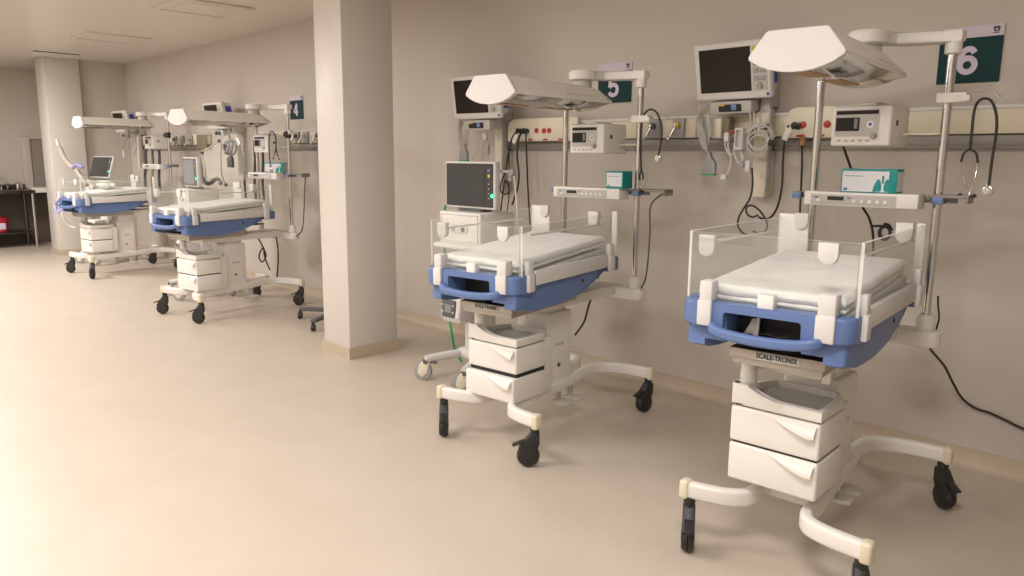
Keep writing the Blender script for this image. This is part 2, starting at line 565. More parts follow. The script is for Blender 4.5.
def socket_panel(x0, x1, label, socks, plate_len=None):
    t = thing('socket_panel', label, 'socket panel', ((x0 + x1) / 2, -.064, 1.69), 0, 'socket panels')
    w = (x1 - x0) / 2
    b = new()
    P = [(-w, -.075), (w, -.075), (w, .088), (-w + .06, .088), (-w + .025, .075), (-w + .006, .045), (-w, .01)]
    prism(b, P, 0, .03, 'y', .004)
    obj('fascia', b, 'cream', t)
    for x, z, kind in socks:
        x -= (x0 + x1) / 2; z -= 1.69
        b = new(); cyl(b, (x, -.028, z), (x, -.036, z), .020, .019, 20, .002)
        s = obj('socket', b, 'red' if kind == 'r' else 'black', t)
        tag(s, 'red socket' if kind == 'r' else 'black socket')
        b = new()
        for dx in (-.006, .006):
            cyl(b, (x + dx, -.0355, z), (x + dx, -.0365, z), .0025, seg=8)
        obj('pin_hole', b, 'dark', s)
    b = new()
    for k in range(4):
        xx = -w + .07 + k * (2 * w - .1) / 4
        bx(b, xx, xx + .045, -.032, -.03, -.07, -.058)
    obj('red_label', b, 'red', t, smooth=False)
    return t


socket_panel(-2.0, -1.46, 'cream socket panel with red sockets behind the number 6 warmer',
             [(-1.945, 1.682, 'k'), (-1.897, 1.684, 'r'), (-1.815, 1.683, 'r'), (-1.765, 1.684, 'r')])
socket_panel(-4.19, -3.5, 'cream socket panel with red sockets left of the screenless pole at bed 5'.replace('screenless pole at bed 5', 'second warmer heater'),
             [(-4.085, 1.692, 'k'), (-4.02, 1.692, 'k'), (-3.89, 1.690, 'r'), (-3.815, 1.688, 'r'), (-3.765, 1.688, 'r')])


def gas_outlet(x, label, col, meter):
    t = thing('gas_outlet', label, 'gas outlet', (x, -.0635, 1.685), 0, None)
    b = new(); bx(b, -.042, .042, -.012, 0, -.06, .06, .004); obj('plate', b, 'grey', t)
    b = new(); cyl(b, (0, -.012, .015), (0, -.04, .015), .02, .018, 20, .003); o = obj('outlet_ring', b, col, t)
    b = new(); cyl(b, (0, -.04, .015), (0, -.052, .015), .009, seg=14); obj('outlet_core', b, 'metal', o)
    if meter:
        b = new(); cyl(b, (0, -.05, .0), (-.02, -.075, -.06), .012, .010, 14); ball(b, (-.022, -.078, -.065), .014); obj('flow_nozzle', b, 'metal', t)
    return t


gas_outlet(-2.882, 'grey gas outlet beside the stethoscope of the second warmer', 'slate', True)
gas_outlet(-2.70, 'grey gas outlet with a yellow ring between the two nearest bays', 'yel', True)
gas_outlet(-2.535, 'grey gas outlet behind the hanging cables left of the number 6 bay', 'midgrey', False)
for x, lab, c in ((-7.42, 'small gas outlet just right of the number 4 heater pole', 'slate'), (-7.24, 'small gas outlet second right of the number 4 heater pole', 'midgrey'),
                  (-6.98, 'small gas outlet third right of the number 4 heater pole', 'slate'), (-6.72, 'small gas outlet nearest the column in the number 4 bay', 'yel')):
    gas_outlet(x, lab, c, True)
for x, lab, c in ((-10.75, 'small gas outlet left of the olive panel, leftmost', 'slate'), (-10.5, 'small gas outlet left of the olive panel, middle', 'midgrey'),
                  (-10.22, 'small gas outlet nearest the olive panel', 'midgrey')):
    gas_outlet(x, lab, c, True)


# ------------------------------------------------------------------ infant warmer
def knob_shape(w=.062, h=.08):
    P = [(-w / 2, h / 2), (-w / 2, -h / 2 + w / 2)]
    for k in range(1, 8):
        a = PI + PI * k / 8
        P.append((w / 2 * math.cos(a), -h / 2 + w / 2 + w / 2 * math.sin(a)))
    P += [(w / 2, -h / 2 + w / 2), (w / 2, h / 2)]
    return P[::-1]


def caster(root, x, y, ang, ztop=.204):
    T = Matrix.Translation((x, y, 0)) @ Matrix.Rotation(ang, 4, 'Z')      # trails along local +x
    off = .030; R = .059
    b = new()
    cyl(b, (0, 0, .14), (0, 0, ztop + .004), .021, .023, 18, .003)
    P = [(-.024, .175), (.018, .175), (.052, .130), (.078, .096), (.074, .072), (.03, .062), (-.008, .078), (-.025, .12)]
    prism(b, P, -.024, .024, 'y', .006, T=Matrix.Translation((0, 0, 0)))
    move(b, T)
    c = obj('caster', b, 'black', root)
    b = new()
    for s in (-1, 1):
        cyl(b, (off, s * .0004, R), (off, s * .0245, R), R, R - .010, 28, .006)
    cyl(b, (off, -.026, R), (off, .026, R), .018, seg=16)
    move(b, T)
    obj('wheel', b, 'black', c)
    b = new()
    box(b, (.078, 0, .122), (.066, .034, .011), .004, 2, (0, .38, 0))
    move(b, T)
    obj('brake_pedal', b, 'black', c)
    return c


def warmer(label, pose, dz=0., tdz=0., tilt=0., casters=(), sheet_label='', open_low=0., scale_text=True, hook=True, knob=False, unit_x=-.07, unit_yaw=-.04, ddz=0., head_yaw=0., shelf_wing=.32, mat_label=''):
    x0, y0, yaw = pose
    root = thing('infant_warmer', label, 'infant warmer', (x0, y0, 0), yaw, 'infant warmers along the wall')
    # ---------------- base
    FX = {1: .365, -1: .33}
    b = new()
    for s in (-1, 1):
        ends_ = [(.384, -.478, .235), (.28, -.46, .232), (.20, -.43, .227), (.155, -.395, .224), (.130, -.335, .222), (.124, -.2, .224)] if s > 0 else \
                [(-.30, -.452, .237), (-.24, -.435, .233), (-.165, -.40, .227), (-.118, -.36, .223), (-.097, -.31, .222), (-.095, -.2, .224)]
        sweep(b, ends_ + [(s * .104, .0, .23), (s * .086, .24, .236), (s * .064, .40, .242), (s * .08, .51, .242), (s * .15, .580, .24), (s * .25, .616, .238), (s * .376, .630, .235)], .044, .066, .014)
    bx(b, -.09, .09, -.02, .2, .212, .264, .006)
    bx(b, -.10, .12, -.24, -.16, .212, .255, .006)
    bf = obj('base_frame', b, 'white', root)
    for (x, y, z) in ((-.30, -.452, .237), (.384, -.478, .235), (.376, .630, .235), (-.376, .630, .235)):
        b = new(); bx(b, x - .022 if x > 0 else x - .016, x + .016 if x > 0 else x + .022, y - .026, y + .026, z - .038, z + .038, .011, 3)
        tag(obj('end_cap', b, 'yellow', bf), 'cream end cap')
    for (x, y, a) in casters:
        caster(root, x, y, a - yaw)
    for k, y in enumerate((.13, .245)):
        b = new()
        prism(b, [(.03, y - .032), (.10, y - .048), (.148, y - .032), (.148, y + .036), (.10, y + .048), (.03, y + .032)], .112, .132, 'z', .009)
        box(b, (.06, y, .155), (.016, .05, .09), .004)
        tag(obj('foot_pedal', b, 'pedal', root), 'grey foot pedal')
    # ---------------- column
    b = new(); bx(b, -.11, .11, -.04, .18, .255, .66, .012, 3); bx(b, -.112, .112, -.042, .182, .25, .27, .004)
    lc = obj('lift_column', b, 'white', root)
    b = new(); cyl(b, (.110, .06, .36), (.116, .06, .36), .012, seg=18, bev=.002); obj('column_knob', b, 'slate', lc)
    b = new(); bx(b, .1095, .111, .03, .11, .47, .485); obj('name_plate', b, 'midgrey', lc, smooth=False)
    b = new(); bx(b, -.085, .085, -.015, .155, .64, .74 + dz, .008); bx(b, -.13, .13, -.3, .66, .722 + dz, .782 + dz, .01)
    obj('carriage', b, 'white', root)
    # ---------------- drawer unit
    DZ = Matrix.Translation((0, 0, ddz))
    b = new(); bx(b, -.156, .156, -.362, -.06, .302, .60, .004); move(b, DZ)
    hs = obj('drawer_housing', b, 'white', root)
    A = new()
    prism(A, [(-.166, -.33), (-.12, -.378), (.168, -.378), (.168, -.16), (.12, -.075), (-.12, -.075), (-.166, -.16)], .594, .634, 'z', .006, bevel_all=False)
    B_ = new()
    prism(B_, [(-.145, -.32), (-.11, -.352), (.148, -.352), (.148, -.165), (.11, -.095), (-.11, -.095), (-.145, -.165)], .606, .7, 'z')
    tm = cut(A, B_); tm.transform(DZ); obj('top_tray', tm, 'white', root)
    b = new(); prism(b, [(-.144, -.319), (-.11, -.351), (.147, -.351), (.147, -.165), (.11, -.096), (-.11, -.096), (-.144, -.165)], .6, .608, 'z')
    move(b, DZ); obj('tray_liner', b, 'trayfloor', root, smooth=False)
    b = new(); lathe(b, [(.040, .60), (.040, .66), (.036, .672), (.031, .676), (.031, .715 - ddz * .5), (.029, .72 - ddz * .5), (.029, .772 + dz - ddz), (.024, .774 + dz - ddz)], (-.128, -.325, 0), 24)
    prism(b, [(-.166, .60), (-.166, .676), (-.105, .676), (-.088, .658), (-.055, .644), (-.01, .636), (.03, .633), (.03, .60)], .345, .379, 'y', .004)
    prism(b, [(-.378, .60), (-.378, .676), (-.30, .676), (-.285, .655), (-.25, .64), (-.20, .633), (-.20, .60)], -.166, -.14, 'x', .004)
    move(b, DZ); obj('support_post', b, 'white', root)
    b = new(); cyl(b, (.115, -.28, .745 + dz), (.115, -.28, .78 + dz), .04, .045, 20, .004); bx(b, .13, .16, -.30, -.285, .715 + dz, .78 + dz, .004)
    obj('plate_bracket', b, 'white', root)
    for z0, z1, fo in ((.300, .444, open_low), (.452, .588, 0)):
        b = new(); bx(b, -.167, .167, -.378 - fo, -.125 - fo, z0, z1 - .001 - (.012 if fo else 0), .009, 3)
        move(b, DZ); d = obj('drawer', b, 'white', root)
        # scooped pull: flush at the left, deep lip at the right
        zt = z1 - .006 - (.012 if fo else 0); yf = -.376 - fo
        b = new()
        rings = []
        for k in range(9):
            f = k / 8
            x = -.012 + .168 * f
            dp = .002 + .030 * math.sin(f * PI * .55) ** 1.2
            h = .003 + .050 * f ** .75 - (.010 if k == 8 else 0)
            rings.append([b.verts.new(p) for p in ((x, yf + .006, zt), (x, yf - dp * .55, zt - h * .28), (x, yf - dp, zt - h * .72), (x, yf - dp * .92, zt - h), (x, yf + .006, zt - h * .93))])
        for r0, r1 in zip(rings, rings[1:]):
            for i in range(5):
                b.faces.new((r0[i], r0[(i + 1) % 5], r1[(i + 1) % 5], r1[i]))
        b.faces.new(rings[0][::-1]); b.faces.new(rings[-1])
        move(b, DZ); obj('drawer_handle', b, 'white', d, angle=50)
    b = new(); bx(b, -.158, .158, -.366, -.13, .436 - open_low * .3, .4545); bx(b, -.156, .156, -.362, -.13, .582, .5955); move(b, DZ); tag(obj('drawer_gap_shade', b, 'dark', root, smooth=False), 'black strip painting the shade between drawers')  # solid black strips paint the shade of the drawer gaps
    # ---------------- tilting bed assembly
    piv = Vector((0, .4, .95))
    TW = Matrix.Translation((0, -.5, 0)) @ Matrix.Rotation(.05, 4, 'Z') @ Matrix.Translation((0, .5, 0))
    T = TW @ Matrix.Translation((0, 0, tdz)) @ Matrix.Translation(piv) @ Matrix.Rotation(math.radians(tilt), 4, 'X') @ Matrix.Translation(-piv)

    def part(name, b, m, parent=root, **k):
        if isinstance(b, bpy.types.Mesh):
            b.transform(T)
        else:
            move(b, T)
        return obj(name, b, m, parent, **k)

    b = new(); bx(b, -.145, .192, -.455, .16, .799, .833, .003); bx(b, -.135, .182, -.445, .155, .774, .801, .002); sp = part('scale_plate', b, 'plate')
    if scale_text:
        b = new(); bx(b, -.052, .108, -.4575, -.455, .803, .8305); lb = part('scale_label', b, 'midgrey', sp, smooth=False)
        me = text_mesh('SCALE-TRONIX', .026, .0006)
        me.transform(Matrix.Translation((.028, -.4585, .8165)) @ Matrix.Rotation(PI / 2, 4, 'X') @ Matrix.Scale(.80, 4, (1, 0, 0)))
        part('lettering', me, 'ink', lb, smooth=False)
    # tray body
    b = new()
    prof = [(-.53, .985), (-.535, .845), (-.50, .832), (-.42, .822), (-.30, .815), (-.19, .813), (-.06, .824), (.04, .838), (.13, .864), (.22, .895), (.30, .934), (.36, .952), (.395, .965), (.395, .985)]
    prism(b, prof, -.278, .278, 'x', .022, 3)
    B_ = new(); bx(B_, -.205, .205, -.8, .37, .6, .868)
    b2 = new(); b2.from_mesh(cut(b, B_))
    B_ = new(); bx(B_, -.13, .134, -.8, -.40, .80, .977)
    tb = part('bed_tray', cut(b2, B_), 'blue')
    b = new(); bx(b, -.203, .203, -.50, .36, .866, .874); part('tray_shade', b, 'dark', tb, smooth=False)  # black sheet paints in the shade under the tray
    for sx in (-1, 1):
        b = new(); cyl(b, (sx * .277, .06, .905), (sx * .281, .06, .905), .009, seg=16); part('tray_screw', b, 'dark', tb)
    A = new()
    R = .055
    pts = []
    for cx, cy, a0 in ((.298 - R, -.56 + R, 270), (.298 - .025, -.40, 0), (-.298 + .025, -.40, 90), (-.298 + R, -.56 + R, 180)):
        rr = R if cy < -.5 else .025
        for k in range(7):
            a = math.radians(a0 + 90 * k / 6)
            pts.append((cx + rr * math.cos(a), cy + rr * math.sin(a)))
    prism(A, pts, .918, 1.006, 'z', .012, 3)
    B_ = new(); bx(B_, -.264, .264, -.502, -.2, .8, 1.1)
    a2 = new(); a2.from_mesh(cut(A, B_)); A = a2
    B_ = new(); bx(B_, -.132, .136, -.7, -.3, .88, .976, .010)
    part('front_rim', cut(A, B_), 'blue', angle=30)
    b = new(); bx(b, -.129, .133, -.425, -.401, .872, .976); part('recess_shade', b, 'dark', smooth=False)  # black plate paints the shade inside the hand hole
    b = new(); sweep(b, [(-.170, -.545, .922), (-.155, -.578, .916), (-.1, -.592, .906), (.02, -.597, .901), (.13, -.592, .906), (.185, -.578, .916), (.20, -.545, .922)], .032, .036, .011)
    part('grab_handle', b, 'blue')
    b = new(); prism(b, [(-.303, .30), (.303, .30), (.303, .40), (.28, .432), (-.28, .432), (-.303, .40)], .920, .998, 'z', .01, 2); part('rear_rim', b, 'blue')
    for s in (-1, 1):
        b = new(); bx(b, s * .280, s * .303, -.40, .30, .948, 1.022, .006)
        part('side_rail', b, 'bright')
    # acrylic walls
    def pane(name, x0, x1, y0, y1, z0, z1):
        b = new(); bx(b, x0, x1, y0, y1, z0, z1)
        thin = min((x1 - x0, 0), (y1 - y0, 1), (z1 - z0, 2))[1]
        b.faces.ensure_lookup_table()
        for f in b.faces:
            f.normal_update()
            if abs(f.normal[thin]) < .5:
                f.material_index = 1
        return part(name, b, 'clear', smooth=False, mats=['clear', 'edge'])
    fp = pane('front_panel', -.283, .283, -.516, -.506, 1.0, 1.243)
    rp = pane('rear_panel', -.283, .283, .390, .398, .99, 1.135)
    panels = {}
    for s in (-1, 1):
        panels[s] = pane('side_panel', min(s * .285, s * .295), max(s * .285, s * .295), -.505, .39, 1.0, 1.245)
        b = new(); tube(b, [(s * .275, -.42, 1.195), (s * .275, -.1, 1.193), (s * .275, .28, 1.19)], .0055, 8); part('tubing_rod', b, 'white', panels[s])
        if s < 0:
            b = new(); prism(b, knob_shape(.06, .078), -.01, .02, 'y', .004)
            move(b, Matrix.Translation((-.243, -.462, 1.192)))
        else:
            b = new(); prism(b, knob_shape(.062, .078), -.012, .022, 'y', .004)
            move(b, Matrix.Translation((.258, .21, 1.225)))
        tag(part('tubing_grommet', b, 'bright', panels[s]), 'white tubing grommet')
    b = new(); prism(b, knob_shape(.064, .072), 0, .018, 'y', .004); move(b, Matrix.Translation((.192, -.51, 1.204)))
    tag(part('tubing_grommet', b, 'bright', fp), 'white tubing grommet')
    b = new(); bx(b, -.018, .038, -.552, -.512, .995, 1.052, .006); part('front_latch', b, 'white')
    for xa, xb, zt in ((-.298, -.165, 1.262), (.262, .296, 1.25)):
        b = new(); bx(b, xa, xb, .388, .40, .99, zt, .004); part('end_plate', b, 'white')
    b = new(); prism(b, [(-.49, .985), (.36, .985), (.36, 1.044), (-.49, .994)], -.25, .25, 'x', .003); part('mattress_deck', b, 'sheet')
    b = new(); prism(b, knob_shape(.058, .072), 0, .016, 'y', .004); move(b, Matrix.Translation((-.195, .388, 1.232))); part('end_plate_grommet', b, 'bright')
    # clips
    for x, w in ((-.198, .052), (.212, .062)):
        b = new(); bx(b, x - w / 2, x + w / 2, -.574, -.556, .922, 1.012, .006); bx(b, x - w / 2 + .002, x + w / 2 - .002, -.566, -.508, 1.004, 1.08, .008)
        tag(part('panel_clip', b, 'bright'), 'white panel clip')
    for s in (-1, 1):
        for y, w in (((-.455, .05), (.315, .055)) if s > 0 else ((.315, .055),)):
            b = new(); bx(b, s * .297, s * .318, y - w / 2, y + w / 2, .925, 1.012, .006); bx(b, s * .284, s * .312, y - w / 2 + .002, y + w / 2 - .002, 1.004, 1.078, .008)
            tag(part('panel_clip', b, 'bright'), 'white panel clip')
    # ---------------- poles and cross bar
    PR, PL_, PY = .228, -.30, .645
    b = new()
    prism(b, rrect(.66, .10, .04), .70 + dz, .77 + dz, 'z', .01); move(b, Matrix.Translation((-.038, PY + .005, 0)))
    bx(b, -.10, .04, .56, .64, .70 + dz, .77 + dz, .008)
    obj('rear_crossbar', b, 'white', root)
    for px_, zt in ((PR, 1.945 + dz), (PL_, 1.88 + dz)):
        b = new(); cyl(b, (px_, PY, .80 + dz), (px_, PY, zt), .018, seg=24)
        p = obj('pole', b, 'chrome', root)
        b = new(); lathe(b, [(.030, .76 + dz), (.034, .77 + dz), (.034, .825 + dz), (.026, .84 + dz)], (px_, PY, 0)); obj('pole_foot', b, 'white', p)
    # ---------------- heater arm and head
    HX = -.05
    D = Matrix.Translation((HX, .1, dz)) @ Matrix.Rotation(head_yaw, 4, 'Z') @ Matrix.Translation((0, -.1, 0))
    HP = Vector((-.05, .455, 0))
    b = new()
    z0, z1 = 1.975 + dz, 2.028 + dz
    prism(b, [(HP.x + .05, PY - .20), (HP.x + .085, PY - .09), (.20, PY - .034), (.262, PY - .030), (.272, PY), (.262, PY + .032), (.18, PY + .036), (.04, PY + .03), (HP.x - .02, PY - .08), (HP.x - .06, PY - .16)], z0 + .004, z1 - .002, 'z', .012, 3)
    lathe(b, [(.018, 1.93 + dz), (.032, 1.935 + dz), (.032, z0 + .02), (.02, z0 + .03)], (PR, PY, 0))
    ar = obj('heater_arm', b, 'white', root)
    b = new(); lathe(b, [(.062, z0 - .006), (.076, z0 + .002), (.079, z1 - .014), (.070, z1 - .002), (.03, z1 + .002)], (HP.x, HP.y, 0), 32)
    obj('pivot_cover', b, 'white', ar)
    b = new(); lathe(b, [(.058, 1.915 + dz), (.056, 1.95 + dz), (.05, z0)], (HP.x, HP.y, 0), 28); obj('pivot_neck', b, 'midgrey', ar)
    YF, YB = -.34, .53
    b = new()
    # shell: sloping sides over a bellied steel reflector
    def belly(k, n_=10):
        return [(.158 * k - .316 * k * i / n_, 1.799 + .042 * (abs(.158 - .316 * i / n_) / .158) ** 2.2) for i in range(n_ + 1)]

    def ring(y, k, top):
        o_ = [(-.165 * k, 1.840), (-.163 * k, 1.856), (-.102 * k, top), (.102 * k, top), (.163 * k, 1.856), (.165 * k, 1.840), (.152 * k, 1.842), (-.152 * k, 1.842)]
        return [b.verts.new((x, y, z)) for x, z in o_]
    rs = [ring(YF + .012, 1, 1.932), ring(0, 1, 1.931), ring(.30, 1, 1.930), ring(YB - .05, 1, 1.915), ring(YB, .97, 1.862)]
    n = len(rs[0])
    for r0, r1 in zip(rs, rs[1:]):
        for i in range(n):
            b.faces.new((r0[i], r0[(i + 1) % n], r1[(i + 1) % n], r1[i]))
    b.faces.new(rs[0][::-1]); b.faces.new(rs[-1])
    move(b, D); hd = obj('heater_head', b, 'white', root, angle=28)
    b = new()
    P = [(x, z) for x, z in belly(1)] + [(-.150, 1.8425), (.150, 1.8425)]
    lo_ = None
    secs = []
    for y, f in ((YF + .012, 1), (0, 1), (.25, 1), (YB - .06, 1), (YB - .012, .55)):
        secs.append([b.verts.new((x, y, 1.8425 - (1.8425 - z) * f)) for x, z in P])
    for r0, r1 in zip(secs, secs[1:]):
        for i in range(len(P)):
            b.faces.new((r0[i], r0[(i + 1) % len(P)], r1[(i + 1) % len(P)], r1[i]))
    b.faces.new(secs[0][::-1]); b.faces.new(secs[-1])
    move(b, D); tag(obj('reflector', b, 'mirror', hd, angle=50), 'shiny bellied steel underside')
    b = new()
    for y0_, y1_ in ((YF + .05, YF + .26), (YF + .40, YF + .66)):
        rows = []
        for x in (-.035, -.012, .012, .035):
            zz = 1.799 + .042 * (abs(x) / .158) ** 2.2 - .0015
            rows.append((x, zz))
        for (xa, za), (xb, zb) in zip(rows, rows[1:]):
            q = [b.verts.new(p) for p in ((xa, y0_, za), (xb, y0_, zb), (xb, y1_, zb), (xa, y1_, za))]
            q2 = [b.verts.new((v.co.x, v.co.y, v.co.z + .003)) for v in q]
            b.faces.new(q[::-1]); b.faces.new(q2)
            for i in range(4):
                b.faces.new((q[i], q[(i + 1) % 4], q2[(i + 1) % 4], q2[i]))
    move(b, D); obj('tan_reflection', b, 'tan', hd, smooth=False)  # tan reflections painted as thin patches on the steel underside
    # bright front cap with curved bottom
    P = [(-.165, 1.851), (-.160, 1.862), (-.106, 1.934), (-.098, 1.938), (.098, 1.938), (.106, 1.934), (.160, 1.862), (.165, 1.851)]
    for k in range(0, 11):
        a = k / 10
        x = .162 - .324 * a
        P.append((x, 1.795 + .046 * (abs(x) / .162) ** 2.2))
    b = new(); prism(b, P[::-1], -YF - .02, -YF + .007, 'y', .005, 3)
    move(b, D); tag(obj('front_cap', b, 'bright', hd), 'bright white front cap')
    b = new()
    box(b, (.1335, .23, 1.8945), (.0012, .27, .052), 0, 1, (0, -math.atan2(.062, .075), 0))
    for i in range(5):
        for j in range(2):
            y = .12 + i * .055
            u = .35 + j * .3
            x = .164 - (.062) * u; z = 1.856 + .075 * u
            box(b, (x + .0008, y, z), (.002, .034, .010), 0, 1, (0, -math.atan2(.062, .075), 0))
    move(b, D); obj('vent_grille', b, 'white', hd, smooth=False)
    # ---------------- shelf-like controller and accessory rail
    cz = dz
    b = new(); bx(b, -.292, .185, .515, .622, 1.297 + cz, 1.360 + cz, .006)
    ct = obj('controller', b, 'white', root)
    b = new(); bx(b, -.26, .10, .5125, .516, 1.304 + cz, 1.348 + cz, .001); f_ = obj('fascia_panel', b, 'midgrey', ct)
    b = new(); bx(b, -.185, -.115, .5105, .513, 1.323 + cz, 1.340 + cz); obj('display', b, 'dark', f_, smooth=False)
    b = new(); bx(b, -.245, -.225, .511, .513, 1.332 + cz, 1.337 + cz); bx(b, -.10, -.085, .511, .513, 1.332 + cz, 1.337 + cz); obj('printed_mark', b, 'slate', f_, smooth=False)
    for k in range(6):
        b = new(); xx = -.225 if k == 5 else -.07 + k * .032
        cyl(b, (xx, .5125, 1.322 + cz), (xx, .5095, 1.322 + cz), .0075, seg=14); obj('button', b, 'white', f_)
    b = new(); bx(b, -.39, .30, .655, .668, 1.322 + cz, 1.352 + cz, .002)
    bx(b, .20, shelf_wing + .03, .60, .70, 1.345 + cz, 1.358 + cz, .003)
    bx(b, shelf_wing + .02, shelf_wing + .03, .60, .70, 1.325 + cz, 1.36 + cz, .002)
    acc = obj('accessory_rail', b, 'alu', root)
    for x in (-.375, .235):
        b = new(); bx(b, x - .022, x + .022, .60 if x > 0 else .635, .655, 1.318 + cz, 1.350 + cz, .004); tag(obj('rail_clamp', b, 'bluelight', acc), 'blue rail clamp')
    # ---------------- control unit
    U = Matrix.Translation((unit_x, .50, 1.645 + dz)) @ Matrix.Rotation(unit_yaw, 4, 'Z')
    b = new(); bx(b, -.120, .128, 0, .23, -.085, .085, .010, 3); bx(b, -.02, .06, .02, .18, .083, .098, .006); move(b, U); cu = obj('control_unit', b, 'white', root)
    b = new(); bx(b, -.10, .075, -.0025, .002, .048, .064); bx(b, -.10, .0, -.0025, .002, -.022, .035); move(b, U); obj('screen', b, 'screen', cu, smooth=False)
    b = new(); bx(b, -.022, -.008, -.0032, -.001, -.012, .03); move(b, U); obj('status_bar', b, 'screenlight', cu, smooth=False)
    b = new(); bx(b, -.104, .079, -.0015, .002, -.045, .068); move(b, U); obj('fascia', b, 'midgrey', cu, smooth=False)
    b = new(); cyl(b, (.045, 0, .005), (.045, -.003, .005), .016, seg=24); move(b, U); e_ = obj('round_badge', b, 'cardwhite', cu)
    b = new(); cyl(b, (.045, -.003, .005), (.045, -.004, .005), .008, seg=4); move(b, U); obj('badge_mark', b, 'navy', e_, smooth=False)
    b = new(); cyl(b, (.062, 0, -.045), (.062, -.016, -.045), .013, .011, 20, .002); move(b, U); obj('dial', b, 'grey', cu)
    for k in range(5):
        b = new(); xx = -.09 + k * .03
        bx(b, xx, xx + .013, -.003, .001, -.068, -.058, .001); move(b, U); obj('button', b, 'midgrey', cu)
    b = new(); bx(b, .126, .1295, .06, .085, .0, .022); move(b, U); obj('side_port', b, 'slate', cu, smooth=False)
    b = new(); bx(b, unit_x + .05, PR - .01, PY + .012, PY + .026, 1.606 + dz, 1.618 + dz, .003); obj('unit_bracket', b, 'cream', root)
    # ---------------- hook on right pole
    if hook:
        b = new(); bx(b, PR - .035, PR + .075, PY - .045, PY - .005, 1.735 + dz, 1.776 + dz, .005); bx(b, PR + .04, PR + .088, PY - .05, PY - .0, 1.739 + dz, 1.765 + dz, .004)
        h = obj('hook_clamp', b, 'white', root)
        b = new(); tube(b, [(PR + .08, PY - .025, 1.765 + dz), (PR + .14, PY - .025, 1.772 + dz), (PR + .165, PY - .025, 1.775 + dz), (PR + .178, PY - .025, 1.762 + dz), (PR + .188, PY - .025, 1.752 + dz), (PR + .20, PY - .025, 1.768 + dz)], .004, 8); obj('hook_wire', b, 'metal', h)
    if knob:
        b = new(); cyl(b, (PR + .01, PY - .02, 1.735 + dz), (PR + .05, PY - .06, 1.735 + dz), .03, .034, 18, .004); cyl(b, (PR, PY, 1.70 + dz), (PR, PY, 1.77 + dz), .028, seg=18); obj('pole_knob', b, 'black', root)
    # ---------------- mattress
    Tm = root.matrix_basis.copy()
    mt_ = thing('mattress', mat_label, 'mattress', Matrix.LocRotScale(Vector((x0, y0, 0)), Euler((0, 0, yaw)), None) @ (TW @ Vector((0, -.08, 1.0))), yaw + .05, 'sheeted mattresses on the warmers')
    seed = x0 * 3.7
    zf = tdz if tilt == 0 else tdz - math.radians(tilt) * .55

    def slab(hx, y0_, y1_, zb, zt, tl, amp, r=.022, nx=34, ny=44):
        b = new()
        g = {}
        for side in (0, 1):
            for i in range(nx + 1):
                for j in range(ny + 1):
                    u = i / nx * 2 - 1; v = j / ny * 2 - 1
                    x = hx * math.copysign(1 - (1 - abs(u)) ** 1.6, u); yy = (y1_ - y0_) / 2 * math.copysign(1 - (1 - abs(v)) ** 1.6, v)
                    d = min(hx - abs(x), (y1_ - y0_) / 2 - abs(yy))
                    rr = min(r, (zt - zb) / 2)
                    e = 0 if d >= rr else rr - math.sqrt(max(0, rr * rr - (rr - d) ** 2))
                    z = (zt - e) if side else (zb + e)
                    w = amp * (noise.noise(Vector((x * 5 + seed, yy * 14, side * 3))) + .6 * noise.noise(Vector((x * 17 + seed, yy * 9, 7))) )
                    w += amp * .8 * max(0, noise.noise(Vector((x * 3 - yy * 5 + seed, x * 9 + yy * 2, 2)))) ** 2 * 3
                    edge = 0 if d > .05 else (1 - d / .05)
                    lat = amp * 1.6 * edge * noise.noise(Vector((x * 22 + seed, yy * 22, z * 60)))
                    g[side, i, j] = b.verts.new((x * (1 + lat / hx), yy + (y0_ + y1_) / 2 + lat, z + (w if side else 0)))
        for side in (0, 1):
            for i in range(nx):
                for j in range(ny):
                    q = (g[side, i, j], g[side, i + 1, j], g[side, i + 1, j + 1], g[side, i, j + 1])
                    b.faces.new(q if side else q[::-1])
        loop = [(i, 0) for i in range(nx)] + [(nx, j) for j in range(ny)] + [(i, ny) for i in range(nx, 0, -1)] + [(0, j) for j in range(ny, 0, -1)]
        for k in range(len(loop)):
            a, c = loop[k], loop[(k + 1) % len(loop)]
            b.faces.new((g[0, a[0], a[1]], g[0, c[0], c[1]], g[1, c[0], c[1]], g[1, a[0], a[1]]))
        move(b, Matrix.Translation((0, -.41, 0)) @ Matrix.Rotation(math.radians(tl), 4, 'X') @ Matrix.Translation((0, .41, 0)))
        return b
    obj('mattress_pad', slab(.25, -.408, .42, .018 + zf, .060 + zf, 3.5 + tilt, .0035), 'sheet', mt_, angle=60)
    obj('sheet_fold', slab(.247, -.404, .41, .003 + zf, .021 + zf, 3.4 + tilt, .003, .009), 'sheet', mt_, angle=60)
    return root


def deg(a):
    return math.radians(a)


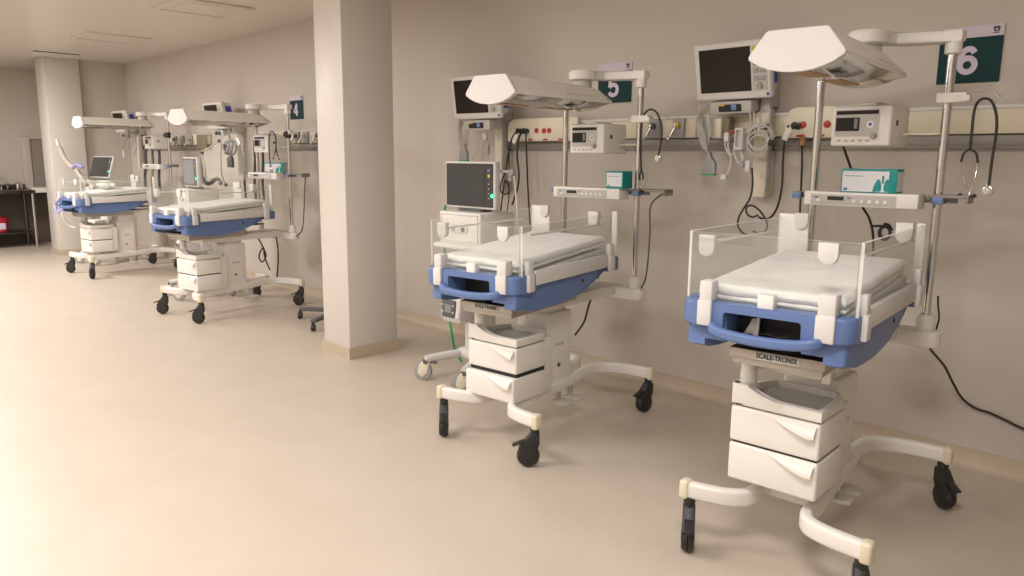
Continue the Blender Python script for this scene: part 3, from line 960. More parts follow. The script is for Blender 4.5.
LFT = deg(226)
wD = warmer('infant warmer with a blue tray under the number 6 sign, nearest', (-1.238, -1.237, .066), head_yaw=.05,
            casters=((-.278, -.454, deg(302)), (.366, -.472, deg(300)), (.36, .626, deg(322)), (-.36, .626, deg(150))),
            mat_label='white sheeted mattress on the nearest warmer under the number 6 sign')
wC = warmer('infant warmer with a blue tray right of the near column, bottom drawer slightly open', (-2.851, -1.15, .097), dz=-.035, tdz=-.048, tilt=1.2, ddz=-.048, open_low=.022,
            casters=((-.278, -.454, deg(318)), (.366, -.472, LFT), (.36, .626, deg(262)), (-.36, .626, deg(200))), unit_x=-.045, shelf_wing=.40,
            mat_label='white sheeted mattress on the second warmer, right of the near column')
wB = warmer('infant warmer with a blue tray left of the near column, below the number 4 sign', (-7.138, -1.058, .153), dz=-.035, tdz=-.038, tilt=.5, ddz=-.048, 
            casters=((-.278, -.454, LFT), (.366, -.472, LFT), (.36, .626, LFT), (-.36, .626, LFT)), unit_x=-.03, shelf_wing=.44, scale_text=False, knob=True,
            mat_label='white sheeted mattress on the warmer left of the near column')
wA = warmer('infant warmer with a blue tray farthest away beside the far column', (-10.48, -.981, .105), dz=.008, tdz=-.038, tilt=.5, ddz=-.01, 
            casters=((-.278, -.454, LFT), (.366, -.472, deg(330)), (.36, .626, LFT), (-.36, .626, LFT)), unit_x=-.03, scale_text=False, hook=False, knob=True,
            mat_label='white sheeted mattress on the farthest warmer')


t = thing('paper_tag', 'crumpled white paper tag inside the dark hand hole of the nearest warmer', 'tag', Matrix.LocRotScale(wD.location, wD.rotation_euler, None) @ Vector((-.07, -.455, .9)))
b = new(); prism(b, [(-.03, -.012), (.012, -.008), (.02, .05), (.0, .045), (-.012, .015)], -.004, .004, 'y', .001); prism(b, [(.01, -.01), (.03, -.012), (.034, .055), (.022, .056)], .006, .012, 'y', .001)
obj('tag_paper', b, 'bright', t)
b = new(); tube(b, [(.03, .002, -.01), (.06, -.005, .0), (.10, .0, -.006), (.13, .01, .0)], .005, 8); obj('tag_string', b, 'black', t)


def loc_of(root, p):
    return Matrix.LocRotScale(root.location, root.rotation_euler, None) @ Vector(p)


# ------------------------------------------------------------------ glove boxes
def glove_box(root, p, yaw, w, d, h, label, lungs=True, dark_frame=False):
    t = thing('glove_box', label, 'glove box', loc_of(root, p), root.rotation_euler.z + yaw, 'glove boxes on the warmers')
    b = new(); bx(b, -w / 2, w / 2, -d / 2, d / 2, 0, h, .002); obj('carton', b, 'teal', t)
    b = new(); bx(b, -w / 2 + .006, w / 2 - (.032 if lungs else .006), -d / 2 - .0008, -d / 2 + .001, .004 if lungs else .012, h - .010); obj('front_print', b, 'cardwhite', t, smooth=False)
    b = new(); bx(b, w / 2 - .001, w / 2 + .0008, -d / 2 + .006, d / 2 - .006, .006, h - .012)
    if lungs: obj('side_print', b, 'cardwhite', t, smooth=False)
    else: b.free()
    b = new(); prism(b, rrect(w * .5, d * .4, .015), h - .001, h + .0012, 'z'); obj('dispensing_slot', b, 'cardwhite', t, smooth=False)
    b = new(); bx(b, -w / 2 + .015, -w / 2 + .09, -d / 2 - .0016, -d / 2, h * .68, h * .71); bx(b, -w / 2 + .012, -w / 2 + .03, -d / 2 - .0016, -d / 2, .008, .02); obj('fine_print', b, 'bluelight', t, smooth=False)
    if lungs:
        b = new()
        s = h * .8
        for k in (-1, 1):
            lobe = [(.06, .12), (.06, .30), (.10, .50), (.2, .66), (.30, .60), (.42, .32), (.48, .06), (.44, -.06), (.28, .02), (.14, .0), (.08, .04)]
            P = [(k * x * s + w * .26, z * s + .006) for x, z in lobe]
            prism(b, P if k > 0 else P[::-1], d / 2 + .0005, d / 2 + .0018, 'y')
        bx(b, w * .26 - .004, w * .26 + .004, -d / 2 - .0018, -d / 2, .5 * s, .9 * s)
        obj('lung_print', b, 'teal', t, smooth=False)
    return t


glove_box(wD, (-.02, .568, 1.3605), .02, .228, .105, .102, 'teal and white glove box with a lung picture on the number 6 warmer')
glove_box(wC, (.150, .566, 1.3255), .0, .115, .105, .10, 'teal edged glove box on the second warmer, right of the near column', lungs=False)
glove_box(wB, (.10, .575, 1.3255), .55, .20, .085, .10, 'teal and white glove box on the warmer below the number 4 sign')


# ------------------------------------------------------------------ stethoscopes
def stethoscope(label, loop, fork, ears, head, r=.0055, tubem='black'):
    base = Vector(loop[len(loop) // 2])
    t = thing('stethoscope', label, 'stethoscope', base, 0, 'stethoscopes on the heater poles')
    L_ = lambda q: Vector(q) - base
    b = new(); tube(b, [L_(q) for q in loop], r, 10); obj('tubing', b, tubem, t)
    b = new()
    for q in fork:
        tube(b, [L_(loop[0])] + [L_(k) for k in q], r * .9, 10)
    obj('yoke', b, tubem, t)
    b = new()
    for q in ears:
        tube(b, [L_(k) for k in q], .0028, 8)
    e = obj('ear_tubes', b, 'chrome', t)
    b = new()
    for q in ears:
        ball(b, L_(q[-1]), .008, (1.3, 1, 1))
    obj('ear_tip', b, 'black', e)
    h = L_(head)
    b = new(); cyl(b, h + Vector((0, .006, 0)), h + Vector((0, -.010, 0)), .022, .020, 24, .003); cyl(b, h + Vector((0, -.010, 0)), h + Vector((0, -.016, 0)), .012, seg=18); cyl(b, h + Vector((0, -.004, 0)), h + Vector((-.008, 0, .03)), .005, seg=10)
    c = obj('chest_piece', b, 'chrome', t)
    b = new(); cyl(b, h + Vector((0, -.010, 0)), h + Vector((0, -.0105, 0)), .017, seg=24); obj('diaphragm', b, 'midgrey', c)
    return t


hy = (loc_of(wD, (.42, .62, 1.7))).y
A_ = lambda x, y, d=0: at(x, y, Y=hy + d)
stethoscope('black stethoscope hanging on the hook of the number 6 warmer',
            [A_(970, 149), A_(972, 130), A_(974, 112), A_(978, 102), A_(985, 98.5), A_(992, 102), A_(996.5, 116), A_(996, 135), A_(992, 160), A_(989, 185)],
            [[A_(964, 153), A_(961, 162)], [A_(976, 153), A_(978, 163)]],
            [[A_(961, 162), A_(962, 172, .01), A_(965, 184, .01), A_(969, 195, .01), A_(974, 196)], [A_(978, 163), A_(976, 175, -.01), A_(972, 188, -.01), A_(968, 196, -.01), A_(960, 195)]],
            A_(988, 191))
hy2 = (loc_of(wC, (.33, .60, 1.7))).y
A2 = lambda x, y, d=0: at(x, y, Y=hy2 + d)
stethoscope('black stethoscope hanging on the second warmer, right of the near column',
            [A2(641.5, 170), A2(640.5, 150), A2(641, 128), A2(644, 115), A2(650, 109.5), A2(657, 113), A2(661.5, 127), A2(661, 142), A2(658.5, 156)],
            [[A2(639.5, 176), A2(640, 180)], [A2(643, 175), A2(643, 180)]],
            [[A2(640, 180), A2(640, 186), A2(643, 191)], [A2(643, 180), A2(643.5, 186), A2(641, 190.5)]],
            A2(658.5, 158.5))
hy3 = (loc_of(wB, (.1, .46, 1.7))).y
A3 = lambda x, y, d=0: at(x, y, Y=hy3 + d)
stethoscope('dark stethoscope hanging on the warmer below the number 4 sign',
            [A3(276, 147), A3(276, 140), A3(275, 135), A3(272, 131.5), A3(269.5, 135), A3(269, 145), A3(269.5, 157), A3(271, 169)],
            [[A3(275, 153), A3(274, 156)], [A3(277, 153), A3(278, 157)]],
            [[A3(274, 156), A3(273.3, 158.5)], [A3(278, 157), A3(279, 159)]],
            A3(271.5, 171), r=.006)


# ------------------------------------------------------------------ patient monitors on the wall
def wall_monitor(label, c, yaw, tilt_d, post=True, post_x=.19):
    c = Vector(c)
    t = thing('patient_monitor', label, 'patient monitor', (c.x, -.002, c.z), 0, 'patient monitors on the wall')
    T = Matrix.Translation((0, c.y + .002, 0)) @ Matrix.Rotation(yaw, 4, 'Z') @ Matrix.Rotation(math.radians(tilt_d), 4, 'X')

    def P(name, b, m, par=t, **k):
        move(b, T); return obj(name, b, m, par, **k)
    b = new(); bx(b, -.23, .23, 0, .05, -.155, .155, .014, 3); bx(b, -.20, .20, .05, .14, -.13, .13, .02, 3)
    h = P('housing', b, 'bright')
    b = new(); bx(b, -.196, .118, -.003, .002, -.112, .124, .002); P('screen', b, 'screen', h, smooth=False)
    b = new(); bx(b, .126, .212, -.003, .002, -.112, .122, .003); kp = P('keypad', b, 'midgrey', h)
    for r in range(4):
        for q in range(2):
            b = new(); bx(b, .136 + q * .038, .166 + q * .038, -.006, -.002, .06 - r * .04, .085 - r * .04, .003); P('key', b, 'grey', kp)
    b = new(); cyl(b, (.168, -.003, -.088), (.168, -.014, -.088), .018, .016, 20, .002); P('dial', b, 'grey', h)
    b = new(); cyl(b, (.212, -.001, -.132), (.212, -.003, -.132), .009, seg=16); P('badge', b, 'navy', h)
    b = new(); bx(b, .128, .15, -.0035, 0, .10, .118); P('sticker', b, 'yel', h, smooth=False)
    b = new(); bx(b, .198, .202, .06, .13, -.09, .09); P('side_module', b, 'navy', h, smooth=False)
    b = new(); bx(b, -.16, .10, .02, .14, -.235, -.165, .008); rk = P('module_rack', b, 'midgrey')
    b = new(); bx(b, -.10, .04, .016, .022, -.222, -.182); P('module_slot', b, 'dark', rk, smooth=False)
    b = new(); bx(b, -.10, -.06, .013, .02, -.19, -.180); P('yellow_connector', b, 'yel', rk, smooth=False)
    b = new(); bx(b, -.02, .012, .012, .02, -.215, -.178, .003); P('blue_connector', b, 'bluelight', rk)
    # wall arm and channel
    zt = 1.548 - c.z; b = new(); bx(b, post_x - .05, post_x + .03, -.115, -.068, -.69, -.22, .006); bx(b, post_x - .045, post_x + .025, -.07, 0, -.68, zt, .004); ch = obj('wall_channel', b, 'cream', t)
    b = new(); bx(b, post_x + .031, post_x + .040, -.12, -.07, -.66, -.2, .002); obj('channel_edge', b, 'midgrey', ch)
    b = new(); bx(b, post_x - .03, post_x + .03, -.11, -.07, -.30, -.02, .008); bx(b, post_x - .03, post_x + .03, -.08, 0, max(-.19, 1.77 - c.z), -.04, .006)
    tube(b, [(post_x, -.08, -.10), (post_x * .6, -.12, -.09), (.05, c.y + .13, -.06)], .024, 12)
    obj('wall_arm', b, 'midgrey', t)
    return t


wall_monitor('dark patient monitor on the wall left of the number 6 warmer', (-2.25, -.26, 1.976), 0, 12, post_x=.135)
wall_monitor('dark patient monitor behind the heater of the second warmer', (-4.24, -.38, 1.925), .12, 8, post_x=-.02)
wall_monitor('small looking patient monitor rising above the number 4 heater', (-8.93, -.3, 1.945), .05, 10, post_x=.15)
wall_monitor('patient monitor rising above the farthest heater', (-12.2, -.3, 1.965), .10, 10, post_x=.12)


# ------------------------------------------------------------------ cables
def cable(label, pts, r=.006, m='black', cat='cable', name='power_cord', plug=None, group=None, plugmat='black'):
    base = Vector(pts[0])
    t = thing(name, label, cat, base, 0, group)
    b = new(); tube(b, [Vector(p) - base for p in pts], r, 8, 7); obj('cord', b, m, t)
    if plug is not None:
        d = Vector(plug)
        b = new(); cyl(b, (0, 0, 0), d, .020, .015, 14, .003); obj('plug', b, plugmat, t)
    return t


Y1, Y2 = -.13, -.30
cable('black power cord with a round plug left of the red sockets, number 6 bay',
      [at(797, 126, Y=-.11), at(792, 129, Y=-.15), at(785, 140, Y=-.17), at(783, 160, Y=-.17), at(782, 185, Y=-.18), at(778, 205, Y=-.22), at(772, 216, Y=-.26), at(765, 219, Y=-.28), at(758, 217, Y=-.3)],
      .006, plug=(0, .03, 0))
cable('black power cord hanging straight beside the left pole of the number 6 warmer',
      [at(802, 146, Y=-.10), at(802, 165, Y=-.12), at(801, 190, Y=-.12), at(800, 212, Y=-.14), at(800, 250, Y=-.16)], .006, plug=(0, .01, .05), plugmat='tan')
cable('black cord hanging under the control unit of the number 6 warmer',
      [at(843, 146, Y=-.60), at(847, 157, Y=-.57), at(851, 169, Y=-.53), at(856, 188, Y=-.45), at(862, 206, Y=-.42), at(869, 218, Y=-.42), at(873, 235, Y=-.42), at(873, 262, Y=-.42)], .006)
t = cable('black looped cord below the wall monitor of the number 6 bay',
      [at(752, 168, Y=-.2), at(752.5, 185, Y=-.2), at(750, 198, Y=-.2), at(744, 208, Y=-.2), at(739, 217, Y=-.2), at(738, 226, Y=-.2), at(743, 233, Y=-.2), at(752, 236, Y=-.2)], .0055)
c0 = at(752, 168, Y=-.2)
b = new(); tube(b, [at(x, y, Y=-.213) - c0 for x, y in ((747, 206), (752, 205.5), (758, 209), (763, 215), (767, 223), (766, 230), (759, 233), (753, 231))], .0055, 8)
tube(b, [at(x, y, Y=-.19) - c0 for x, y in ((748, 205), (746, 210), (748, 215), (753, 217), (758, 215))], .0055, 8); obj('cord_loop', b, 'black', t)
cable('thin black cord running down the wall right of the number 6 warmer',
      [loc_of(wD, (.25, .70, .76)), at(930, 347, Y=-.42), at(937, 357, Y=-.30), at(945, 367, Y=-.2), at(953, 383, Y=-.10), at(962, 398, Y=-.05), at(975, 408, Y=-.03), at(990, 413, Y=-.02), at(1005, 420, Y=-.02), at(1024, 429, Y=-.02), at(1060, 440, Y=-.02)], .006)
cable('short black cord curling beside the pole foot of the number 6 warmer',
      [loc_of(wD, (.26, .68, .92)), at(938, 305, Y=-.53), at(939, 318, Y=-.53), at(936, 330, Y=-.53)], .004)
t = cable('black coiled cuff hose behind the acrylic wall of the number 6 warmer',
      [at(873, 226, Y=-.5), at(879, 226, Y=-.5), at(886, 226.5, Y=-.5), at(890, 230, Y=-.5), at(890, 236, Y=-.5), at(885, 240, Y=-.5), at(880, 237, Y=-.5), at(879, 231, Y=-.5), at(882, 227, Y=-.49)], .0055, name='cuff_hose', cat='hose')
c0 = at(873, 226, Y=-.5)
b = new(); tube(b, [at(885 + 4.6 * math.cos(k * PI / 4), 232.5 + 5.2 * math.sin(k * PI / 4), Y=-.51 - .003 * k) - c0 for k in range(20)], .0045, 8); obj('hose_coil', b, 'black', t)
b = new(); tube(b, [at(884, 225, Y=-.5) - c0, at(888, 226, Y=-.5) - c0, at(891, 231, Y=-.5) - c0], .011, 10); obj('hose_end', b, 'black', t)
cable('grey cord hanging from the accessory rail of the second warmer',
      [loc_of(wC, (.39, .68, 1.31)), at(651, 205, Y=-.52), at(650, 230, Y=-.52), at(648, 260, Y=-.52), at(645, 280, Y=-.52), at(641, 288, Y=-.52)], .005, 'slate')
# second bay, behind the ventilator screen
cable('black power cord looping left of the red sockets, second bay',
      [at(520, 131, Y=-.11), at(513, 136, Y=-.16), at(509, 150, Y=-.17), at(506, 170, Y=-.17), at(501, 183, Y=-.18), at(501, 192, Y=-.2), at(507, 194, Y=-.2), at(509, 188, Y=-.18), at(505, 181, Y=-.17), at(502, 200, Y=-.17), at(500, 216, Y=-.17)], .006, plug=(0, .03, 0))
cable('black power cord bowing below the middle of the second bay socket panel',
      [at(523, 131, Y=-.11), at(519, 138, Y=-.16), at(517, 155, Y=-.17), at(519, 175, Y=-.17), at(517, 190, Y=-.18), at(512, 205, Y=-.2)], .007, plug=(0, .03, 0))
cable('black power cord hanging straight below the second bay sockets',
      [at(526, 131, Y=-.11), at(526, 140, Y=-.14), at(527, 165, Y=-.14), at(528, 190, Y=-.14), at(530, 225, Y=-.14)], .006, plug=(0, .03, 0))
cable('thin black cord just left of the second warmer pole, behind the ventilator',
      [at(509, 145, Y=-.16), at(509, 170, Y=-.15), at(509, 195, Y=-.15), at(507, 212, Y=-.15)], .004)
cable('short black cord hanging under the tray of the second warmer',
      [loc_of(wC, (.10, .40, .72)), at(588, 308, Y=-.75), at(584, 322, Y=-.75), at(575, 335, Y=-.77)], .006)
# number 4 bay
for i, (x, l) in enumerate(((244, 'leftmost of three dark cords hanging behind the number 4 warmer'), (254, 'middle of three dark cords hanging behind the number 4 warmer'), (262, 'rightmost of three dark cords hanging behind the number 4 warmer'))):
    cable(l, [at(x, 140, Y=-.3), at(x + 1, 160, Y=-.3), at(x + .5, 180, Y=-.3), at(x + 2, 200, Y=-.3)], .014, 'slate')
cable('dark cord with a knot hanging beside the number 4 column box',
      [at(258, 238, Y=-.5), at(263, 247, Y=-.5), at(266, 256, Y=-.5), at(262, 262, Y=-.5), at(259, 256, Y=-.5), at(263, 248, Y=-.5)] + [at(265, 258, Y=-.5), at(270, 270, Y=-.5)], .008)
cable('dark cord hanging straight near the rear foot of the number 4 warmer',
      [at(276, 236, Y=-.5), at(278, 250, Y=-.5), at(278, 265, Y=-.5), at(277, 277, Y=-.5)], .008)
cable('grey cord hanging from the accessory rail of the number 4 warmer',
      [loc_of(wB, (.43, .68, 1.31)), at(304.5, 190, Y=-.4), at(304, 210, Y=-.4), at(302, 230, Y=-.4), at(296, 236, Y=-.4)], .006, 'slate')
for i, (x, l) in enumerate(((145, 'leftmost of three dark cords hanging behind the farthest warmer'), (152, 'middle of three dark cords hanging behind the farthest warmer'), (159, 'rightmost of three dark cords hanging behind the farthest warmer'))):
    cable(l, [at(x, 150, Y=-.3), at(x + .5, 163, Y=-.3), at(x, 178, Y=-.3), at(x + 1, 190, Y=-.3)], .02, 'slate')


def ecg_set(label, blk, top, Y, loop=True, s=1.):
    """grey trunk cable looped under a monitor with a connector block"""
    c = at(*blk, Y=Y)
    t = thing('monitor_cable', label, 'monitor cable', c, 0, 'heart monitor cables on the wall')
    q = lambda x, y, d=0: at(x, y, Y=Y + d) - c
    b = new()
    x0, y0 = top
    for k in range(4):
        dx = k * 2.2 * s
        tube(b, [q(x0 + dx, y0), q(x0 - 2 * s + dx * .6, y0 + 14 * s, .01 * k), q(x0 - 1 * s + dx * .8, y0 + 32 * s, -.01 * k), q(x0 + 5 * s + dx * .4, y0 + 45 * s), q(x0 + 10 * s - dx * .5, y0 + 30 * s, .012 * k), q(x0 + 9 * s - dx * .3, y0 + 10 * s, .01)], .0052, 7)
    tube(b, [q(x0 + 4 * s, y0 + 44 * s), q(blk[0] - 1, blk[1] - 14 * s), Vector((0, 0, .04))], .005, 8)
    obj('coiled_lead', b, 'midgrey', t)
    b = new(); prism(b, [(-.045, -.04), (.045, -.04), (.045, .02), (.032, .04), (.014, .05), (.01, .085), (-.01, .085), (-.014, .05), (-.032, .04), (-.045, .02)], -.012, .012, 'y', .004); k_ = obj('connector_block', b, 'grey', t)
    b = new(); bx(b, -.046, .046, -.013, .013, -.048, -.038, .002); obj('green_edge', b, 'green', k_)
    if loop:
        b = new(); tube(b, [Vector((-.03, 0, -.045)), q(blk[0] - 8.5, blk[1] + 20), q(blk[0] - 4, blk[1] + 31), q(blk[0] + 2, blk[1] + 26), Vector((.03, 0, -.045))], .0028, 6); obj('loose_wire', b, 'midgrey', t)
    return t


ecg_set('grey monitor lead with a green edged connector left of the number 6 bay monitor', (709, 167), (700, 104), -.2)
ecg_set('grey monitor lead with a connector under the second bay monitor', (464, 155), (460, 117), -.3, loop=False, s=.8)
c0 = at(231, 148, Y=-.62)
t = thing('monitor_cable', 'coiled grey monitor lead with a connector hanging behind the number 4 warmer', 'monitor cable', c0, 0, 'heart monitor cables on the wall')
b = new()
for q in range(4):
    tube(b, [Vector(((.10 - .014 * q) * math.cos(k * PI / 7 + q), -.02 * q + .01 * math.sin(k), (.085 - .012 * q) * math.sin(k * PI / 7 + q))) for k in range(16)], .011, 8)
tube(b, [(-.02, 0, .09), (-.03, 0, .16), (-.02, .02, .24)], .01, 8); tube(b, [(0, -.02, -.03), (.01, -.02, -.12)], .012, 8)
obj('coiled_lead', b, 'grey', t)
b = new(); prism(b, [(-.05, -.20), (.06, -.20), (.06, -.12), (.04, -.09), (-.03, -.09), (-.05, -.12)], 0, .03, 'y', .004); obj('connector_block', b, 'slate', t)


def sensor_leads(label, pts, Y, m='bright', blocks=()):
    c = at(*pts[0][0], Y=Y)
    t = thing('sensor_lead', label, 'sensor lead', c, 0, 'pale sensor leads on the wall')
    b = new()
    for k, p in enumerate(pts):
        tube(b, [at(x, y, Y=Y - .01 * (k % 3)) - c for x, y in p], .0045, 7)
    obj('lead_wire', b, m, t)
    for (x, y, w, h, mm) in blocks:
        b = new(); p = at(x, y, Y=Y - .02) - c; bx(b, p.x - w / 2, p.x + w / 2, p.y - .012, p.y + .012, p.z - h / 2, p.z + h / 2, .005); obj('lead_plug', b, mm, t)
    return t


sensor_leads('tangled white sensor leads under the number 6 bay monitor',
             [[(727, 134), (725, 145), (730, 155), (736, 150), (732, 140), (728, 136)], [(731, 130), (728, 145), (731, 160), (727, 175), (724, 177)], [(737, 133), (734, 150), (738, 162), (743, 158), (740, 148)], [(741, 130), (741, 150), (742, 163)]],
             -.24, blocks=((727, 137, .03, .05, 'bright'), (732, 132, .03, .014, 'red'), (733, 140, .02, .03, 'slate'), (724, 177, .035, .03, 'bright'), (742, 165, .03, .03, 'grey'), (748, 166, .03, .06, 'bright')))
sensor_leads('tangled grey sensor leads under the second bay monitor',
             [[(476, 150), (472, 160), (478, 166), (481, 155), (477, 147)], [(484, 140), (480, 150), (484, 160), (488, 150), (486, 138)], [(488, 135), (483, 142), (481, 158), (486, 166), (489, 152)]],
             -.3, 'midgrey', blocks=((485, 137, .04, .05, 'midgrey'), (488, 150, .02, .07, 'grey')))
# coiled hose right of monitor mount
t = thing('blood_pressure_hose', 'coiled pale hose with black ends right of the number 6 bay monitor mount', 'hose', at(762, 137, Y=-.22))
c0 = at(762, 137, Y=-.22)
b = new()
tube(b, [Vector((.075 * (1 - .05 * k / 6) * math.cos(k * PI / 3), -.012 * (k / 6), .075 * (1 - .04 * k / 6) * math.sin(k * PI / 3))) for k in range(19)], .006, 8)
tube(b, [Vector(((.062 + .012 * math.sin(k)) * math.cos(k * PI / 3 + 1), -.03, .06 * math.sin(k * PI / 3 + 1) - .004 * k)) for k in range(16)], .005, 8)
for q in (750, 754, 759):
    tube(b, [at(q, 112, Y=-.2) - c0, at(q + 1, 122, Y=-.21) - c0, at(q + 3, 132, Y=-.22) - c0], .005, 7)
obj('hose_coil', b, 'midgrey', t)
b = new(); box(b, at(766, 127, Y=-.24) - c0, (.03, .02, .03), .005); box(b, at(770, 142, Y=-.24) - c0, (.035, .02, .035), .005, rot=(0, .7, 0)); obj('hose_end', b, 'black', t)
# white probe holder and grey cup hanging below monitor rack
t = thing('probe_holder', 'white open probe holder under the number 6 bay monitor', 'probe holder', at(740, 137, Y=-.27)); c0 = at(740, 137, Y=-.27)
A = new(); bx(A, -.025, .025, -.02, .02, -.07, .05, .005); B_ = new(); bx(B_, -.017, .017, -.04, .012, -.055, .038, .003); obj('holder_body', cut(A, B_), 'bright', t)
b = new(); bx(b, -.016, .016, -.002, .011, -.054, .037); obj('holder_lining', b, 'midgrey', t, smooth=False)
b = new(); bx(b, -.01, .01, .02, .14, .0, .02, .003); obj('holder_arm', b, 'midgrey', t)
t = thing('cable_hook_box', 'cream box beside hanging leads left of the monitor mount, number 6 bay', 'box', at(720, 128, Y=-.12))
b = new(); bx(b, -.03, .03, -.04, .055, -.06, .055, .008); obj('box_shell', b, 'cream', t)
b = new(); bx(b, .03, .075, -.03, .03, -.04, .06, .01); obj('dark_clip', b, 'olive', t)
# adaptor with white label near sockets
for p, l in (((787, 134), 'white cable tag hanging beside the black plug, number 6 bay'), ((515, 139), 'white cable tag beside the black plugs, second bay')):
    t = thing('cable_tag', l, 'cable tag', at(*p, Y=-.19)); b = new(); box(b, (0, 0, 0), (.034, .006, .07), .002, rot=(0, .45, 0)); obj('tag_card', b, 'bright', t)
    b = new(); box(b, (.004, 0, .04), (.012, .010, .016), .003, rot=(0, .45, 0)); obj('tag_strap', b, 'black', t)


# ------------------------------------------------------------------ ventilators
def ventilator(label, loc, yaw, style):
    t = thing('ventilator', label, 'ventilator', loc, yaw, 'ventilators beside the warmers')
    tiltback = 0 if style != 'laptop' else -18
    # base
    b = new()
    for s in (-1, 1):
        sweep(b, [(s * .05, .12, .17), (s * .10, -.05, .17), (s * .17, -.20, .155), (s * .20, -.27, .145)], .06, .05, .018)
        sweep(b, [(s * .05, .12, .17), (s * .12, .20, .16), (s * .22, .26, .145)], .06, .05, .018)
    bx(b, -.12, .12, -.06, .2, .14, .21, .02)
    obj('trolley_base', b, 'bright', t)
    for x, y, a in ((-.195, -.265, 3.6), (.195, -.265, 3.9), (-.215, .255, 3.0), (.215, .255, 3.3)):
        T = Matrix.Translation((x, y, 0)) @ Matrix.Rotation(a, 4, 'Z')
        b = new(); prism(b, [(-.03, .135), (.02, .14), (.05, .11), (.062, .05), (.03, .02), (-.01, .05)], -.022, .022, 'y', .01); move(b, T); c = obj('caster', b, 'cream', t)
        b = new(); cyl(b, (.028, -.014, .066), (.028, .014, .066), .066, seg=28, bev=.006); move(b, T); obj('wheel', b, 'grey', c)
        b = new(); cyl(b, (0, 0, .12), (0, 0, .142), .028, seg=18); box(b, (-.05, 0, .13), (.05, .03, .012), .004); move(b, T); obj('brake_pedal', b, 'slate', c)
    b = new(); bx(b, -.085, .085, -.03, .13, .20, .90, .03, 3); obj('trolley_post', b, 'bright', t)
    # front humidifier unit with small display
    b = new(); prism(b, [(-.20, .425), (-.22, .46), (-.205, .59), (-.19, .605), (-.05, .605), (-.02, .58), (-.02, .425)], -.105, .085, 'x', .018, 3)
    hu = obj('humidifier', b, 'bright', t)
    b = new(); bx(b, -.088, .048, -.2235, -.205, .455, .575, .01); hp = obj('display_panel', b, 'slate', hu)
    b = new(); bx(b, -.05, .012, -.226, -.222, .49, .545); obj('display', b, 'screenlight', hp, smooth=False)
    b = new()
    for k in range(4):
        cyl(b, (-.07 if k < 2 else .03, -.222, .495 + .045 * (k % 2)), (-.07 if k < 2 else .03, -.227, .495 + .045 * (k % 2)), .008, seg=12)
    obj('button', b, 'midgrey', hp)
    # body
    b = new(); bx(b, -.20, .20, -.14, .17, .93, 1.145, .012, 3); bx(b, -.23, .22, -.17, .18, .905, .935, .008)
    bd = obj('ventilator_body', b, 'white', t)
    b = new()
    for x0, x1, z0, z1 in ((-.18, .18, 1.125, 1.132), (-.18, .18, .95, .957), (-.18, -.173, .95, 1.13), (.173, .18, .95, 1.13)):
        bx(b, x0, x1, -.146, -.138, z0, z1, .002)
    obj('front_frame', b, 'bright', bd)
    b = new(); prism(b, rrect(.17, .055, .02), .139, .148, 'y', .003); move(b, Matrix.Translation((0, 0, 1.035))); pn = obj('port_panel', b, 'bright', bd)
    b = new(); cyl(b, (.045, -.146, 1.035), (.045, -.152, 1.035), .016, seg=18); obj('port', b, 'slate', pn)
    b = new(); cyl(b, (-.05, -.146, 1.035), (-.05, -.156, 1.035), .014, seg=18); obj('outlet', b, 'midgrey', pn)
    b = new(); bx(b, -.11, .11, -.05, .05, 1.14, 1.165, .006); obj('screen_foot', b, 'slate', t)
    T = Matrix.Translation((0, -.02, 1.165)) @ Matrix.Rotation(math.radians(tiltback), 4, 'X')
    b = new(); bx(b, -.24, .24, -.03, .02, 0, .305, .012, 3); bx(b, -.16, .16, .02, .06, .04, .26, .015); move(b, T); sc = obj('screen_housing', b, 'bright', t)
    b = new(); bx(b, -.225, .225, -.034, -.028, .014, .292, .003); move(b, T); gl = obj('glass', b, 'screengrey' if style != 'pale' else 'slate', sc, smooth=False)
    b = new(); bx(b, -.205, .15, -.0355, -.033, .03, .278); move(b, T); obj('display', b, 'screengrey' if style != 'pale' else 'screenlight', gl, smooth=False)
    b = new(); bx(b, .178, .196, -.036, -.033, .24, .258); move(b, T); obj('blue_key', b, 'bluelight', gl, smooth=False)
    b = new(); bx(b, .178, .198, -.036, -.033, .205, .225); move(b, T); obj('yellow_key', b, 'yel', gl, smooth=False)
    b = new()
    for k in range(4):
        bx(b, .183, .192, -.036, -.033, .07 + .03 * k, .077 + .03 * k)
    move(b, T); obj('key', b, 'midgrey', gl, smooth=False)
    b = new(); cyl(b, (.222, -.03, .09), (.222, -.042, .09), .013, seg=18); move(b, T); obj('status_lamp', b, 'greenled', sc)
    return t


vC = ventilator('white ventilator with a big dark screen left of the second warmer', (-3.765, -.80, 0), .02, 'dark')
vB = ventilator('white ventilator with a pale screen beside the number 4 warmer', (-8.08, -.90, 0), -.10, 'pale')
vA = ventilator('white ventilator with a tilted screen beside the farthest warmer', (-11.47, -.82, 0), .25, 'laptop')

cable('green gas hose hanging behind the ventilator of the second bay',
      [at(446, 205, Y=-.6), at(444, 215, Y=-.62), at(445, 240, Y=-.62), at(444, 270, Y=-.65), at(447, 300, Y=-.7), at(451, 330, Y=-.75), at(455, 350, Y=-.72), at(462, 362, Y=-.7)], .009, 'green', 'hose', 'gas_hose')
